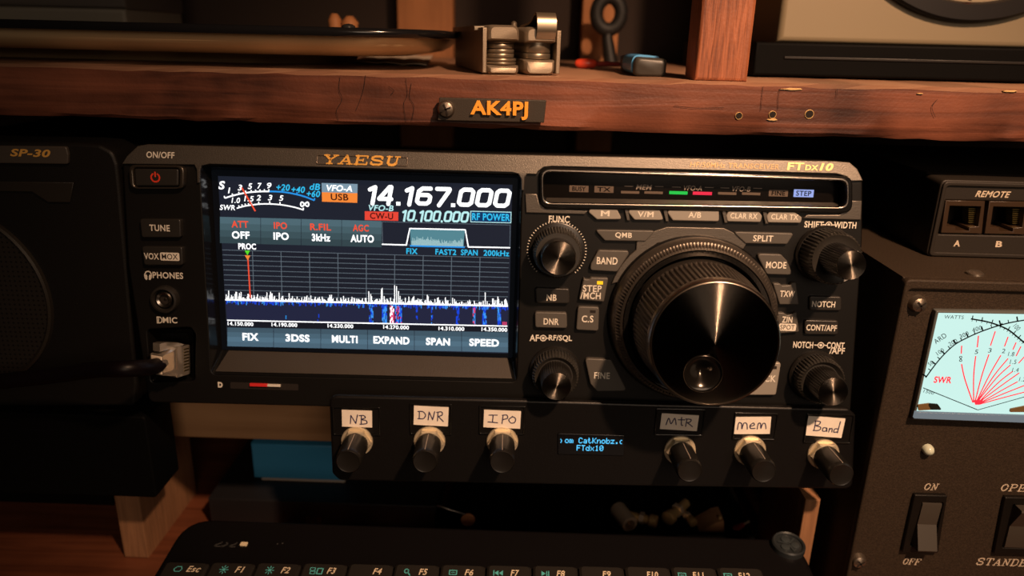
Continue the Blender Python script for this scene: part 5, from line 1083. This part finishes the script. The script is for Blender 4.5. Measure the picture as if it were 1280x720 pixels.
b = MB(); b.box((xa + .004, 0, -.029), (xb, .0009, .0006), .0002); b.build('pale_edge', mat('pale_edge', (.55, .47, .40), .5), bb)
PZ = .0185
fr = Frame((at(750, 660, .012).x, .012, 0.0)); ptr = thing('parts_tray', 'low black parts tray behind the keyboard holding loose connectors', 'tray', fr)
xa, xb = fr.local(at(556, 650, .012)).x, fr.local(at(952, 660, .012)).x
b = MB(); b.box((xa, 0, -.055), (xb, PZ - .0002, 0), .0008); b.build('tray_body', CASE, ptr)
def ondesk(px, py): d = ray(px, py); return CAM + d * ((PZ - CAM.z) / d.z)
p0 = ondesk(585, 659); fr = Frame((p0.x, p0.y, PZ)); cd_ = thing('copper_tag', 'round copper coloured tag on a thin wire behind the keyboard', 'tag', fr)
kk = fr.k(585, 650); b = MB(); c = fr.p(585, 650); b.plate([(c[0] + 9 * kk * cos(t), c[1] + 9 * kk * sin(t)) for t in [2 * pi * i / 28 for i in range(28)]], -.0008, .0004, .0002); b.build('disc', mat('copper', (.70, .30, .14), .5, .3), cd_)
b = MB(); b.tube(catmull([fr.p3(582, 643, 0), fr.p3(565, 638, .001), fr.p3(549, 632.5, 0), fr.p3(545, 633, -.004)], 5), .0004, 8); b.build('wire', mat('wire_grey', (.35, .32, .3), .3, .8), cd_, 60)
BRASS = mat('brass', (.70, .48, .22), .38, .6); NICK = mat('worn_nickel', (.72, .58, .44), .38, .6)
def bit(name, label, cat, px, py, build):
    p_ = ondesk(px, py); fr = Frame((p_.x, p_.y, PZ)); t_ = thing(name, label, cat, fr, 'loose connectors in the black parts tray'); build(t_, fr); return t_
def conn(t_, fr):
    r = .0040; b = MB(); M = Matrix.Translation((0, r, 0)) @ Matrix.Rotation(R(20), 4, 'Y')
    b.lathe([(r, -.012), (r, .0), (r * .93, .0006), (r * .6, .0006), (r * .52, -.002), (r * .5, -.008)], 0, 0, 28, mtx=M, cap0=True); b.build('shell', NICK, t_, 40)
    b = MB(); b.lathe([(r * .2, -.008), (r * .18, -.001), (r * .05, .0002)], 0, 0, 12, mtx=M); b.build('centre_pin', BRASS, t_, 40)
bit('coax_connector', 'open nickel coax connector facing forward behind the keyboard', 'connector', 786, 664, conn)
def adapter(L_, r, an):
    def f(t_, fr):
        M = Matrix.Translation((0, r, 0)) @ Matrix.Rotation(R(an), 4, 'Y')
        b = MB(); b.lathe([(r * .7, -L_), (r * .7, -.001), (r, 0), (r, .003), (r * .85, .0034)], 0, 0, 24, mtx=M, cap0=True); b.build('barrel', BRASS, t_, 40)
        b = MB(); b.lathe([(r * 1.0, -L_ * .5), (r * 1.0, -L_ * .5 + .002)], 0, 0, 6, mtx=M, cap0=True); b.build('hex_nut', NICK, t_, 20)
    return f
bit('coax_adapter', 'brass coax adapter lying sideways next to the open nickel connector', 'connector', 812, 657, adapter(.010, .003, 70))
bit('coax_adapter', 'longer brass coax adapter lying diagonally among the loose connectors', 'connector', 838, 652, adapter(.014, .0034, -40))
bit('coax_adapter', 'small brass coax adapter farthest from the open nickel connector', 'connector', 862, 654, adapter(.007, .0022, 20))
p_ = ondesk(890, 666); fr = Frame((p_.x, p_.y, PZ)); wb = thing('wood_offcut', 'small tan wedge of wood beside the loose connectors behind the keyboard', 'wood block', fr)
b = MB(); kk = fr.k(890, 660); pts = [(-16 * kk, 0), (16 * kk, 0), (13 * kk, 18 * kk), (4 * kk, 15 * kk)]; b.plate(pts, -.012, 0, .0005); b.build('block', WOODR, wb)
b = MB(); b.box((8 * kk, 12 * kk, -.004), (12 * kk, 19 * kk, -.002), .0003); b.build('splinter', TAN, wb)
p_ = ondesk(921, 664); fr = Frame((p_.x, p_.y, PZ)); rt2 = thing('red_terminal', 'small dark red wire terminal near the right rack post', 'terminal', fr)
b = MB(); b.tube([(-.002, .0016, 0), (.0, .0018, 0), (.003, .0022, -.002)], [.0010, .0016, .0012], 12); b.build('sleeve', mat('dark_red', (.45, .06, .06), .4), rt2, 60)
b = MB(); b.tube([(.003, .0022, -.002), (.006, .0026, -.004), (.007, .0016, -.006)], .0006, 8); b.build('lug', NICK, rt2, 60)
